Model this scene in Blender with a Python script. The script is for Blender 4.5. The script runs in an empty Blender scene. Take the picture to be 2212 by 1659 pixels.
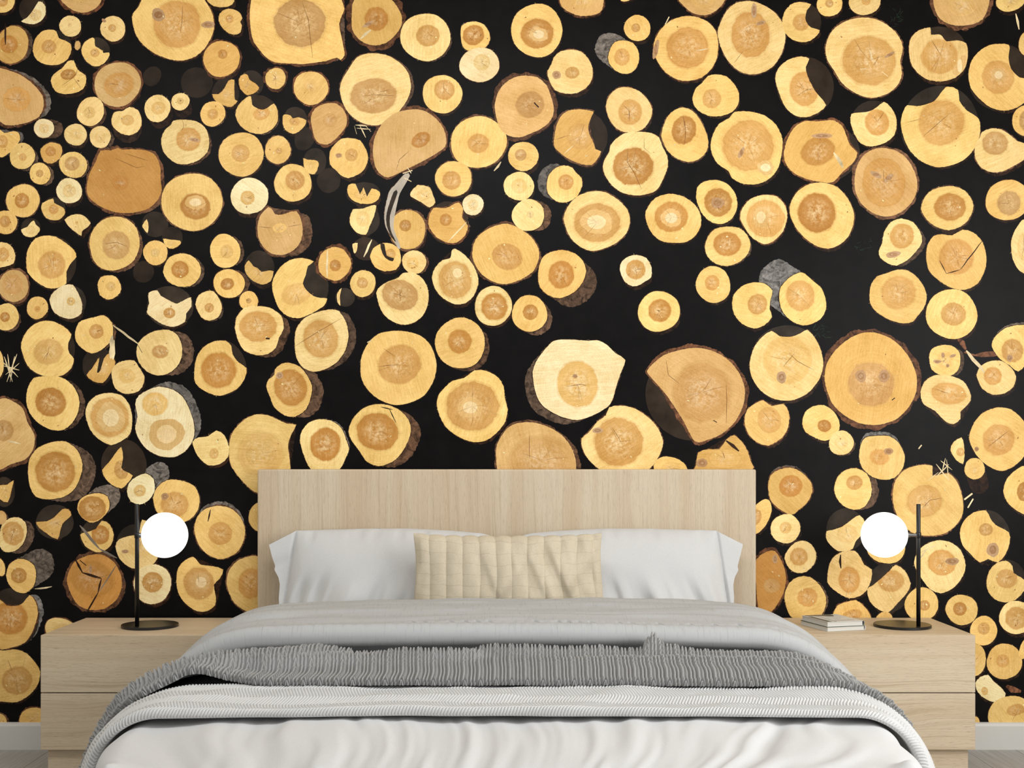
import bpy, bmesh, math, random
import numpy as np
from mathutils import Vector

# ------------------------------------------------------------------ scene, camera, light
scene = bpy.context.scene
COL = scene.collection
PI = math.pi
CAM_Y, CAM_Z, FPX, VX, VY = -4.47, 1.10, 2570.0, 1097.0, 985.0   # focal length and vanishing point of the 2212 x 1659 frame

cam_d = bpy.data.cameras.new('camera')
cam = bpy.data.objects.new('camera', cam_d)
COL.objects.link(cam)
cam.location = (0, CAM_Y, CAM_Z)
cam.rotation_euler = (PI / 2, 0, 0)
cam_d.sensor_width = 36.0
cam_d.lens = FPX / 2212 * 36.0
cam_d.shift_x = (1106 - VX) / 2212
cam_d.shift_y = (VY - 829.5) / 2212
cam_d.clip_start = 0.05
scene.camera = cam

world = bpy.data.worlds.new('sky')
scene.world = world
world.use_nodes = True
bg = world.node_tree.nodes['Background']
bg.inputs['Color'].default_value = (0.98, 0.99, 1.0, 1)
bg.inputs['Strength'].default_value = 0.60

def area(name, loc, aim, sx, sy, power, color=(1, 1, 1)):
    l = bpy.data.lights.new(name, 'AREA')
    l.shape = 'RECTANGLE'; l.size = sx; l.size_y = sy; l.energy = power; l.color = color
    o = bpy.data.objects.new(name, l); COL.objects.link(o)
    o.location = loc
    o.rotation_euler = (Vector(aim) - Vector(loc)).to_track_quat('-Z', 'Y').to_euler()
    return o
# daylight coming in through the window in the right wall
area('window_daylight', (2.72, -2.75, 1.62), (0.2, -1.1, 0.75), 2.3, 1.8, 88, (1.0, 0.995, 0.985))
# ceiling lamp washes the wall; added fill cools and brightens the bed
area('ceiling_lamp_wall', (-0.75, -2.3, 2.93), (-0.75, 0.0, 1.75), 3.2, 0.5, 41, (0.985, 0.99, 1.0))
area('bed_fill', (0.2, -2.2, 2.97), (0.2, -1.9, 0.0), 1.6, 1.0, 18, (0.88, 0.95, 1.0))

scene.view_settings.view_transform = 'Standard'
scene.view_settings.look = 'None'
scene.view_settings.exposure = -0.17
scene.view_settings.gamma = 1.0
scene.view_settings.use_curve_mapping = False

# ------------------------------------------------------------------ helpers
def lin(c):
    out = []
    for v in c[:3]:
        v /= 255.0
        out.append(v / 12.92 if v <= 0.04045 else ((v + 0.055) / 1.055) ** 2.4)
    return (out[0], out[1], out[2], 1.0)

def px(x, y, D):                       # frame pixel at depth D -> point
    return ((x - VX) / FPX * D, CAM_Y + D, CAM_Z + (VY - y) / FPX * D)

def tag(o, label=None, cat=None, group=None, kind=None):
    if label: o['label'] = label
    if cat: o['category'] = cat
    if group: o['group'] = group
    if kind: o['kind'] = kind
    return o

def link(name, me, mat=None, parent=None, smooth=False):
    o = bpy.data.objects.new(name, me)
    COL.objects.link(o)
    if mat is not None:
        for m in (mat if isinstance(mat, (list, tuple)) else [mat]):
            me.materials.append(m)
    if parent is not None: o.parent = parent
    if smooth:
        me.polygons.foreach_set('use_smooth', [True] * len(me.polygons))
    return o

def empty(name, loc, rz=0.0):
    o = bpy.data.objects.new(name, None)
    COL.objects.link(o)
    o.location = loc; o.rotation_euler = (0, 0, rz); o.empty_display_size = 0.1
    return o

def box_bm(bm, x0, x1, y0, y1, z0, z1, bevel=0.0, seg=2):
    vs = [bm.verts.new(p) for p in ((x0, y0, z0), (x1, y0, z0), (x1, y1, z0), (x0, y1, z0),
                                    (x0, y0, z1), (x1, y0, z1), (x1, y1, z1), (x0, y1, z1))]
    fs = [bm.faces.new([vs[i] for i in f]) for f in
          ((3, 2, 1, 0), (4, 5, 6, 7), (0, 1, 5, 4), (1, 2, 6, 5), (2, 3, 7, 6), (3, 0, 4, 7))]
    if bevel:
        es = list({e for f in fs for e in f.edges})
        bmesh.ops.bevel(bm, geom=es, offset=bevel, segments=seg, profile=0.5, affect='EDGES')

def bm_obj(name, bm, mat, parent=None, smooth=False):
    me = bpy.data.meshes.new(name)
    bmesh.ops.recalc_face_normals(bm, faces=bm.faces)
    bm.to_mesh(me); bm.free()
    return link(name, me, mat, parent, smooth)

def box(name, x0, x1, y0, y1, z0, z1, mat, parent=None, bevel=0.0, seg=2):
    bm = bmesh.new(); box_bm(bm, x0, x1, y0, y1, z0, z1, bevel, seg)
    return bm_obj(name, bm, mat, parent)

def lathe(name, prof, mat, parent=None, seg=64, loc=(0, 0, 0), axis='Z', smooth=True):
    bm = bmesh.new(); rings = []
    for r, z in prof:
        if r < 1e-7:
            rings.append([bm.verts.new((0, 0, z))])
        else:
            rings.append([bm.verts.new((r * math.cos(2 * PI * k / seg), r * math.sin(2 * PI * k / seg), z)) for k in range(seg)])
    for a, b in zip(rings, rings[1:]):
        for k in range(seg):
            k2 = (k + 1) % seg
            if len(a) == 1 and len(b) == 1: continue
            if len(a) == 1: bm.faces.new((a[0], b[k], b[k2]))
            elif len(b) == 1: bm.faces.new((a[k], a[k2], b[0]))
            else: bm.faces.new((a[k], a[k2], b[k2], b[k]))
    for v in bm.verts:
        if axis == 'X': v.co = Vector((v.co.z, v.co.y, -v.co.x))
        v.co += Vector(loc)
    o = bm_obj(name, bm, mat, parent, smooth)
    return o

def grid(name, P, mat, parent=None, wrap=False, uv=None, smooth=True):
    """P: (n, m, 3) array of points -> quad mesh; wrap closes the second axis."""
    n, m = P.shape[:2]
    me = bpy.data.meshes.new(name)
    idx = np.arange(n * m).reshape(n, m)
    if wrap: idx = np.concatenate([idx, idx[:, :1]], axis=1)
    q = np.stack([idx[:-1, :-1], idx[1:, :-1], idx[1:, 1:], idx[:-1, 1:]], axis=-1).reshape(-1, 4)
    me.vertices.add(n * m); me.vertices.foreach_set('co', P.reshape(-1).astype(np.float32))
    me.loops.add(q.size); me.loops.foreach_set('vertex_index', q.reshape(-1).astype(np.int32))
    me.polygons.add(len(q)); me.polygons.foreach_set('loop_start', np.arange(0, q.size, 4, dtype=np.int32))
    if uv is not None:
        a = me.attributes.new('suv', 'FLOAT_VECTOR', 'POINT')
        a.data.foreach_set('vector', np.concatenate([uv, np.zeros(uv.shape[:2] + (1,))], axis=2).reshape(-1).astype(np.float32))
    me.update(calc_edges=True); me.validate()
    return link(name, me, mat, parent, smooth)

def hash2(ix, iy, s):
    h = np.sin(ix * 127.1 + iy * 311.7 + s * 74.7) * 43758.5453
    return h - np.floor(h)

def noise(x, y, s=0.0):                # smooth value noise, -1..1
    x = np.asarray(x, float); y = np.asarray(y, float)
    ix, iy = np.floor(x), np.floor(y)
    fx, fy = x - ix, y - iy
    fx = fx * fx * fx * (fx * (fx * 6 - 15) + 10); fy = fy * fy * fy * (fy * (fy * 6 - 15) + 10)
    a, b = hash2(ix, iy, s), hash2(ix + 1, iy, s)
    c, d = hash2(ix, iy + 1, s), hash2(ix + 1, iy + 1, s)
    return (a + (b - a) * fx + (c - a) * fy + (a - b - c + d) * fx * fy) * 2 - 1

def fbm(x, y, s=0.0, o=3):
    t, a = 0, 1.0
    for k in range(o):
        t = t + a * noise(x * 2 ** k, y * 2 ** k, s + 3.1 * k); a *= 0.5
    return t

def sstep(a, b, x):
    t = np.clip((x - a) / (b - a), 0, 1)
    return t * t * (3 - 2 * t)

# ------------------------------------------------------------------ node materials
class Mat:
    def __init__(self, name, rough=0.5, spec=0.5):
        self.m = bpy.data.materials.new(name); self.m.use_nodes = True
        self.t = self.m.node_tree; self.b = self.t.nodes['Principled BSDF']
        self.b.inputs['Roughness'].default_value = rough
        self.b.inputs['Specular IOR Level'].default_value = spec
    def n(self, typ, **kw):
        nd = self.t.nodes.new(typ)
        for k, v in kw.items(): setattr(nd, k, v)
        return nd
    def put(self, sock, v):
        if isinstance(v, bpy.types.NodeSocket): self.t.links.new(v, sock)
        elif v is not None: sock.default_value = v
    def math(self, op, a, b=None, c=None):
        nd = self.n('ShaderNodeMath', operation=op)
        for k, v in enumerate((a, b, c)): self.put(nd.inputs[k], v)
        return nd.outputs[0]
    def vmath(self, op, a, b=None, scale=None):
        nd = self.n('ShaderNodeVectorMath', operation=op)
        self.put(nd.inputs[0], a); self.put(nd.inputs[1], b)
        if scale is not None: self.put(nd.inputs['Scale'], scale)
        return nd.outputs['Value' if op in ('LENGTH', 'DOT_PRODUCT') else 'Vector']
    def noise(self, vec, scale, detail=3.0, rough=0.55, dist=0.0):
        nd = self.n('ShaderNodeTexNoise')
        self.put(nd.inputs['Vector'], vec); nd.inputs['Scale'].default_value = scale
        nd.inputs['Detail'].default_value = detail; nd.inputs['Roughness'].default_value = rough
        nd.inputs['Distortion'].default_value = dist
        return nd.outputs['Fac']
    def remap(self, v, a, b, c=0.0, d=1.0, smooth=False):
        nd = self.n('ShaderNodeMapRange')
        if smooth: nd.interpolation_type = 'SMOOTHSTEP'
        self.put(nd.inputs['Value'], v)
        for k, x in zip(('From Min', 'From Max', 'To Min', 'To Max'), (a, b, c, d)): nd.inputs[k].default_value = x
        return nd.outputs[0]
    def mix(self, f, a, b, blend='MIX'):
        nd = self.n('ShaderNodeMix', data_type='RGBA', blend_type=blend)
        self.put(nd.inputs[0], f); self.put(nd.inputs[6], a); self.put(nd.inputs[7], b)
        return nd.outputs[2]
    def scale_col(self, c, f):
        return self.vmath('SCALE', c, scale=f)
    def obj(self): return self.n('ShaderNodeTexCoord').outputs['Object']
    def mapping(self, v, scale=(1, 1, 1), rot=(0, 0, 0), loc=(0, 0, 0)):
        nd = self.n('ShaderNodeMapping'); self.put(nd.inputs['Vector'], v)
        nd.inputs['Scale'].default_value = scale; nd.inputs['Rotation'].default_value = rot; nd.inputs['Location'].default_value = loc
        return nd.outputs[0]
    def attr(self, name, out='Color'):
        return self.n('ShaderNodeAttribute', attribute_name=name).outputs[out]
    def xyz(self, v):
        nd = self.n('ShaderNodeSeparateXYZ'); self.put(nd.inputs[0], v); return nd.outputs
    def comb(self, x, y, z):
        nd = self.n('ShaderNodeCombineXYZ')
        for k, v in enumerate((x, y, z)): self.put(nd.inputs[k], v)
        return nd.outputs[0]
    def color(self, c): self.put(self.b.inputs['Base Color'], c)
    def bump(self, h, strength=0.3, dist=0.002):
        nd = self.n('ShaderNodeBump'); self.put(nd.inputs['Height'], h)
        nd.inputs['Strength'].default_value = strength; nd.inputs['Distance'].default_value = dist
        self.t.links.new(nd.outputs[0], self.b.inputs['Normal'])

def plain(name, c, rough=0.5, spec=0.5, metallic=0.0, n_scale=40, n_amt=0.06):
    m = Mat(name, rough, spec)
    f = m.remap(m.noise(m.obj(), n_scale), 0.3, 0.7, 1 - n_amt, 1 + n_amt)
    m.color(m.scale_col(lin(c)[:3], f)); m.b.inputs['Metallic'].default_value = metallic
    return m.m

def oak(name, grain, c_light, c_dark, c_warm, seed=0.0, cathedral=0.0):
    """pale oak; grain = 'X' or 'Z' is the direction the fibres run."""
    m = Mat(name, 0.52, 0.35)
    P = m.mapping(m.obj(), loc=(seed, seed * 0.7, seed * 1.3))
    s = m.xyz(P)
    along, across = (s[0], s[2]) if grain == 'X' else (s[2], s[0])
    other = s[1]
    acr = m.math('ADD', across, m.math('MULTIPLY', other, 0.9))
    wob = m.noise(m.comb(m.math('MULTIPLY', along, 1.6), m.math('MULTIPLY', acr, 7.0), seed), 1.0, 2.0)
    warp = m.math('ADD', acr, m.math('MULTIPLY', m.math('SUBTRACT', wob, 0.5), 0.05 + cathedral))
    fine = m.noise(m.comb(m.math('MULTIPLY', along, 9.0), m.math('MULTIPLY', warp, 420.0), seed), 1.0, 3.0, 0.6)
    pores = m.noise(m.comb(m.math('MULTIPLY', along, 34.0), m.math('MULTIPLY', warp, 900.0), seed + 4), 1.0, 2.0, 0.5)
    broad = m.noise(m.comb(m.math('MULTIPLY', along, 0.5), m.math('MULTIPLY', acr, 16.0), seed + 9), 1.0, 2.0, 0.5)
    rings = m.noise(m.comb(m.math('MULTIPLY', along, 2.0), m.math('MULTIPLY', warp, 130.0), seed + 7), 1.0, 2.0, 0.6)
    c = m.mix(m.remap(broad, 0.36, 0.64), lin(c_light), lin(c_warm))
    c = m.mix(m.remap(rings, 0.5, 0.72, 0, 0.55), c, lin(c_dark))
    c = m.mix(m.remap(fine, 0.52, 0.78, 0, 0.5), c, lin(c_dark))
    dk = tuple(v * 0.78 for v in c_dark)
    c = m.mix(m.remap(pores, 0.60, 0.70, 0, 0.55), c, lin(dk))
    m.color(c)
    m.bump(pores, 0.12, 0.0006)
    return m.m

# ------------------------------------------------------------------ room shell
M_plaster = plain('plaster', (226, 224, 219), 0.85, 0.2, n_scale=6, n_amt=0.02)
M_trim = plain('trim_paint', (214, 212, 207), 0.45, 0.4, n_scale=8, n_amt=0.01)
RX, RT = 2.75, 3.0
box('wall_back', -RX - 0.15, RX + 0.15, 0.0, 0.15, -0.05, RT, M_plaster)['kind'] = 'structure'
box('wall_left', -RX - 0.15, -RX, -5.2, 0.0, -0.05, RT, M_plaster)['kind'] = 'structure'
bm = bmesh.new()                                   # right wall around the window opening
for y0, y1, z0, z1 in ((-5.2, -4.0, -0.05, RT), (-1.5, 0.0, -0.05, RT), (-4.0, -1.5, -0.05, 0.65), (-4.0, -1.5, 2.6, RT)):
    box_bm(bm, RX, RX + 0.15, y0, y1, z0, z1)
bm_obj('wall_right', bm, M_plaster)['kind'] = 'structure'
box('ceiling', -RX - 0.15, RX + 0.15, -5.2, 0.15, RT, RT + 0.12, M_plaster)['kind'] = 'structure'

def floor_mat():
    m = Mat('grey_oak_floor', 0.45, 0.4)
    P = m.obj(); s = m.xyz(P)
    W = 0.19
    cell = m.math('FLOOR', m.math('DIVIDE', s[0], W))
    fr = m.math('FRACT', m.math('DIVIDE', s[0], W))
    rnd = m.n('ShaderNodeTexWhiteNoise', noise_dimensions='1D'); m.put(rnd.inputs['W'], cell)
    yy = m.math('ADD', s[1], m.math('MULTIPLY', rnd.outputs['Value'], 1.7))
    fy = m.math('FRACT', m.math('DIVIDE', yy, 1.35))
    cy = m.math('FLOOR', m.math('DIVIDE', yy, 1.35))
    r2 = m.n('ShaderNodeTexWhiteNoise', noise_dimensions='2D'); m.put(r2.inputs['Vector'], m.comb(cell, cy, 0.0))
    g = m.noise(m.comb(m.math('MULTIPLY', s[0], 170.0), m.math('MULTIPLY', s[1], 5.0), m.math('MULTIPLY', cell, 3.3)), 1.0, 4.0, 0.6)
    c = m.mix(m.remap(g, 0.3, 0.7), lin((158, 156, 153)), lin((192, 190, 187)))
    c = m.scale_col(c, m.remap(r2.outputs['Value'], 0, 1, 0.88, 1.08))
    seam = m.math('MAXIMUM', m.math('LESS_THAN', fr, 0.012), m.math('LESS_THAN', fy, 0.002))
    m.color(m.mix(seam, c, lin((84, 81, 78))))
    return m.m
box('floor', -RX - 0.15, RX + 0.15, -5.2, 0.15, -0.12, 0.0, floor_mat())['kind'] = 'structure'
bm = bmesh.new()                                   # skirting with a small chamfered top
for x0, x1 in ((-RX, RX),):
    pts = [(-0.016, 0.0), (-0.016, 0.088), (-0.012, 0.097), (-0.004, 0.1005), (0.0, 0.1005), (0.0, 0.0)]
    a = [bm.verts.new((x0, y, z)) for y, z in pts]; b = [bm.verts.new((x1, y, z)) for y, z in pts]
    for k in range(6):
        bm.faces.new((a[k], a[(k + 1) % 6], b[(k + 1) % 6], b[k]))
    bm.faces.new(a); bm.faces.new(b[::-1])
bm_obj('baseboard_back', bm, M_trim)['kind'] = 'structure'
# window in the right wall (out of the frame; it lets the daylight in)
bm = bmesh.new()
for y0, y1, z0, z1 in ((-4.0, -3.94, 0.65, 2.6), (-1.56, -1.5, 0.65, 2.6), (-3.94, -1.56, 0.65, 0.71), (-3.94, -1.56, 2.54, 2.6), (-2.78, -2.72, 0.71, 2.54)):
    box_bm(bm, RX + 0.04, RX + 0.1, y0, y1, z0, z1, 0.004, 1)
bm_obj('window_1', bm, M_trim)['kind'] = 'structure'

# ------------------------------------------------------------------ photographic wallpaper: sawn log ends, printed flat on the wall
TONE = {'Y': (248, 206, 126), 'P': (252, 217, 146), 'W': (255, 231, 178), 'O': (231, 184, 106), 'T': (227, 183, 118), 'B': (208, 152, 80),
        'D': (46, 37, 29), 'G': (196, 184, 166)}
HEART = {'y': (236, 192, 116), 'o': (219, 167, 95), 'b': (198, 141, 70), 't': (210, 163, 100), 'p': (244, 212, 144)}
rng = random.Random(7)
MV, MF, M_tint, M_heart, M_prm, M_huv = [], [], [], [], [], []
TIERS = {0: [], 1: [], 2: [], 3: [], 4: []}
def mz(x, y): return ((x - VX) / FPX * 4.47, CAM_Z + (VY - y) / FPX * 4.47)
MX0, MX1, MZ0, MZ1 = -RX + 0.001, RX - 0.001, 0.099, RT - 0.001

def spline(p, n=None):
    p = np.asarray(p, float); k = len(p); out = []
    for i in range(k):
        a, b, c, d = p[i - 1], p[i], p[(i + 1) % k], p[(i + 2) % k]
        m = max(2, min(10, int(np.hypot(*(c - b)) / 9)))
        for t in np.arange(m) / m:
            # centripetal-ish Catmull-Rom, tightened so that corners stay crisp
            s = 0.42
            h = (2 * t**3 - 3 * t**2 + 1) * b + (t**3 - 2 * t**2 + t) * s * (c - a) + (-2 * t**3 + 3 * t**2) * c + (t**3 - t**2) * s * (d - b)
            out.append(h)
    return np.array(out)

def ellipse(cx, cy, rx, ry, rot=0.0, wob=0.03, n=64):
    t = np.arange(n) * 2 * PI / n
    p1, p2, p3 = (rng.random() * 6.28 for _ in range(3))
    r = 1 + wob * (0.6 * np.sin(2 * t + p1) + 0.6 * np.sin(3 * t + p2) + 0.4 * np.sin(5 * t + p3))
    x, y = rx * r * np.cos(t), ry * r * np.sin(t); a = math.radians(rot)
    return np.stack([cx + x * math.cos(a) - y * math.sin(a), cy + x * math.sin(a) + y * math.cos(a)], axis=1)

def jag(p, amp):
    q = np.asarray(p, float); c = q.mean(0); d = q - c
    L = np.maximum(np.hypot(d[:, 0], d[:, 1]), 1e-6)[:, None]
    return q + d / L * np.array([rng.gauss(0, amp) for _ in range(len(q))])[:, None]

def dens(p, step):
    p = np.asarray(p, float); out = []
    for a, b in zip(p, np.roll(p, -1, axis=0)):
        m = max(1, int(np.hypot(*(b - a)) / step))
        out += [a + (b - a) * t / m for t in range(m)]
    return np.array(out)

def hull(p):
    p = sorted(map(tuple, p))
    def half(q):
        h = []
        for c in q:
            while len(h) > 1 and (h[-1][0] - h[-2][0]) * (c[1] - h[-2][1]) - (h[-1][1] - h[-2][1]) * (c[0] - h[-2][0]) <= 0: h.pop()
            h.append(c)
        return h[:-1]
    return np.array(half(p) + half(p[::-1]))

def shape(tier, p, tint, typ, heart=None, hq=None, seed=None):
    """p in frame pixels; hq = (cx, cy, rx, ry, rot) of the heartwood."""
    w = np.array([mz(*q) for q in p])
    w[:, 0] = np.clip(w[:, 0], MX0, MX1); w[:, 1] = np.clip(w[:, 1], MZ0, MZ1)
    if np.ptp(w[:, 0]) < 1e-4 or np.ptp(w[:, 1]) < 1e-4: return
    keep = [0]                                   # drop doubled points
    for i in range(1, len(w)):
        if np.hypot(*(w[i] - w[keep[-1]])) > 2e-4: keep.append(i)
    if len(keep) < 3: return
    p, w = np.asarray(p)[keep], w[keep]
    area2 = np.sum(w[:, 0] * np.roll(w[:, 1], -1) - np.roll(w[:, 0], -1) * w[:, 1])
    if area2 < 0: p, w = p[::-1], w[::-1]        # faces the room (towards -y)
    if hq is None: uv = np.full((len(p), 2), 9.0)
    else:
        a = math.radians(hq[4]); d = p - np.array(hq[:2])
        uv = np.stack([(d[:, 0] * math.cos(a) + d[:, 1] * math.sin(a)) / hq[2], (-d[:, 0] * math.sin(a) + d[:, 1] * math.cos(a)) / hq[3]], axis=1)
    bb = (w[:, 0].min(), w[:, 0].max(), w[:, 1].min(), w[:, 1].max())
    TIERS[tier].append((bb, w, tint, heart or tint, typ, uv, rng.random() if seed is None else seed))

def stroke(tier, pts, width, col, typ=0.25, taper=True):
    p = np.asarray(pts, float); n = len(p); L, R = [], []
    q = [p[0]]
    for a, b in zip(p, p[1:]):
        m = max(1, int(np.hypot(*(b - a)) / 12)); q += [a + (b - a) * (k + 1) / m for k in range(m)]
    q = np.array(q); n = len(q)
    q = q + np.array([[rng.gauss(0, width * 0.10), rng.gauss(0, width * 0.10)] for _ in range(n)])
    t = np.gradient(q, axis=0); t /= np.maximum(np.hypot(t[:, 0], t[:, 1]), 1e-6)[:, None]
    nm = np.stack([-t[:, 1], t[:, 0]], axis=1)
    s = np.linspace(0, 1, n); wd = width / 2 * (np.minimum(1, 0.35 + 2.6 * np.minimum(s, 1 - s)) if taper else 1)
    shape(tier, np.concatenate([q + nm * np.reshape(wd, (-1, 1)), (q - nm * np.reshape(wd, (-1, 1)))[::-1]]), col, typ)

def vary(c, a=0.035):
    f = 1 + rng.uniform(-a, a); g = rng.uniform(-a, a) * 0.5
    return (min(255, c[0] * f), min(255, c[1] * f * (1 + g)), min(255, c[2] * f * (1 + 2 * g)))

def one_log(line, ox, oy):
    S = lambda v, o: o + v / 4.0
    def XY(a): return [(S(float(a[i]), ox), S(float(a[i + 1]), oy)) for i in range(0, len(a) - 1, 2)]
    face = None; hq = None; hcol = None; seed = rng.random(); tone = None
    fields = [f.split() for f in line.split(';')]
    rim_w = 1.3
    for f in fields:
        k, a = f[0], f[1:]
        if k == 'k': rim_w = float(a[0]) / 4
        if k == 'h':
            v = [float(x) for x in a[1:]]
            if len(v) == 2: v += [50, 50]
            hq = (S(v[0], ox), S(v[1], oy), v[2] / 4, v[3] / 4, v[4] if len(v) > 4 else rng.uniform(-20, 20))
            hcol = vary(HEART[a[0]])
    for f in fields:
        k, a = f[0], f[1:]
        if k in TONE:
            if a[0] == 'P': face = spline(XY(a[1:]))
            else:
                v = [float(x) for x in a]
                face = ellipse(S(v[0], ox), S(v[1], oy), v[2] / 4, v[3] / 4, v[4] if len(v) > 4 else rng.uniform(-30, 30), 0.022)
            tone = k
            face = jag(dens(face, 2.5), 0.22)
            col = vary(TONE[k])
            if k == 'D': shape(1, face, col, 0.1); continue
            if hq is None and k != 'G':
                c = face.mean(0); r = np.ptp(face, axis=0) / 2
                hq = (c[0], c[1], r[0] * 0.5, r[1] * 0.5, 0); hcol = tuple(0.5 * x + 0.5 * y for x, y in zip(col, HEART['y']))
            shape(3, face, col, 0.5 if k == 'G' else 1.0, hcol or col, hq, seed)
            c = face.mean(0)
            if rim_w < 2: rim = jag(face + (face - c) / np.maximum(np.hypot(*(face - c).T), 1)[:, None] * rim_w, 0.5); rc = vary((74, 48, 31), 0.2)
            else:
                dd = (face - c) / np.maximum(np.hypot(*(face - c).T), 1)[:, None]
                th = np.arctan2(dd[:, 1], dd[:, 0]); ph = rng.random() * 6
                rim = face + dd * (rim_w * (0.85 + 0.3 * np.sin(3 * th + ph) + 0.14 * np.sin(11 * th + ph * 2) + 0.12 * np.sin(17 * th + ph)))[:, None]
                rim = jag(rim, 0.5); rc = vary((118, 80, 56), 0.12)
            shape(2, rim, rc, 0.0, seed=seed)
        elif k == 'b':
            pass
        elif k == 'd':
            v = [float(x) for x in a]
            shape(1, jag(ellipse(S(v[0], ox), S(v[1], oy), v[2] / 4, v[3] / 4, 0, 0.015), 0.2), vary((54, 45, 36), 0.1), 0.12)
        elif k == 's': shape(4, jag(dens(spline(XY(a)), 3), 0.3), (56, 46, 37), 0.12)
        elif k == 'c': stroke(4, XY(a), 0.85, (126, 80, 44))
        elif k in 'wzra':
            wd = float(a[-1]) / 4
            stroke(4 if k != 'r' else 2, XY(a[:-1]), max(wd, 1.0), {'w': (236, 214, 168), 'z': (52, 33, 22), 'r': (134, 88, 62), 'a': (128, 116, 104)}[k], 0.2 if k != 'r' else 0.0)
        elif k == 'n':
            v = [float(x) for x in a]; big = v[2] * v[3] > 3400
            q = ellipse(S(v[0], ox), S(v[1], oy), v[2] / 4, v[3] / 4, v[4] if len(v) > 4 else 0, 0.06, 40)
            if big: hqs = (S(v[0], ox), S(v[1], oy), v[2] / 7, v[3] / 7, 0); shape(4, jag(q, 0.7), vary((228, 186, 120)), 1.0, vary((246, 218, 164)), hqs, seed)
            else: shape(4, jag(q, 0.35), vary((194, 156, 116)), 0.6, vary((170, 126, 84)), (S(v[0], ox), S(v[1], oy), v[2] / 7, v[3] / 7, 0))
        elif k == 'g':
            v = [float(x) for x in a]
            for _ in range(16):
                cx, cy = S(v[0] + rng.uniform(-1, 1) * v[2], ox), S(v[1] + rng.uniform(-1, 1) * v[3], oy); an = rng.uniform(0, 6.28)
                stroke(1, [(cx, cy), (cx + 9 * math.cos(an), cy + 9 * math.sin(an))], 2.2, vary((38, 56, 42), 0.2))
    if face is not None and tone not in 'DG' and len(face) > 40:
        c = face.mean(0); n = len(face); sc = min(1.0, np.ptp(face[:, 0]) / 60)
        if not any(f[0] == 'b' for f in fields): fields.append(['b', '%.0f' % (rng.uniform(8, 22) * sc), '%.0f' % (rng.uniform(26, 44) * sc)])
        if hq is not None and np.ptp(face[:, 0]) > 34:          # checks in the wood, running out from the pith
            for _ in range(rng.randrange(2, 6)):
                a = rng.uniform(0, 6.28); r1 = rng.uniform(0.25, 1.05)
                e = np.array([hq[2] * math.cos(a), hq[3] * math.sin(a)]); o = np.array(hq[:2])
                stroke(4, [o + e * 0.03, o + e * r1 * 0.5 + np.array([rng.gauss(0, 1.2), rng.gauss(0, 1.2)]), o + e * r1], rng.uniform(0.35, 0.7), vary((150, 98, 52), 0.15))
            for _ in range(rng.randrange(1, 4)):                # pale scuffs and small knots
                a = rng.uniform(0, 6.28); q = c + (face[int(a / 6.28 * n) % n] - c) * rng.uniform(0.3, 0.85)
                shape(4, jag(ellipse(q[0], q[1], rng.uniform(0.8, 2.6), rng.uniform(0.6, 1.3), rng.uniform(0, 180), 0.1, 14), 0.1), vary(rng.choice(((255, 236, 184), (168, 116, 66), (255, 232, 176))), 0.08), 0.3)
        for _ in range(int(5 + np.ptp(face[:, 0]) / 9)):       # splinters and shreds of bark round the rim
            q = face[rng.randrange(n)]; d = (q - c) / max(np.hypot(*(q - c)), 1); a = rng.uniform(-1.3, 1.3)
            e = np.array([d[0] * math.cos(a) - d[1] * math.sin(a), d[0] * math.sin(a) + d[1] * math.cos(a)])
            stroke(rng.choice((2, 2, 4)), [q - e * 0.8, q + e * rng.uniform(1.2, 4.2)], rng.uniform(0.5, 1.1), vary(rng.choice(((226, 196, 140), (122, 78, 50), (60, 38, 26), (150, 110, 76))), 0.1), 0.2)
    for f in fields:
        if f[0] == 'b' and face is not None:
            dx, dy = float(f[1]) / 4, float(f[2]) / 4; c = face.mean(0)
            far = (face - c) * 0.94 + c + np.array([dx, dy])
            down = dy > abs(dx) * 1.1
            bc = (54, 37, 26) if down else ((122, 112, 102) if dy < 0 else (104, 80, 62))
            shape(0, jag(dens(hull(np.concatenate([face, far])), 3), 0.7), vary(bc, 0.12), 0.05 if down else 0.0, seed=seed)

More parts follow.
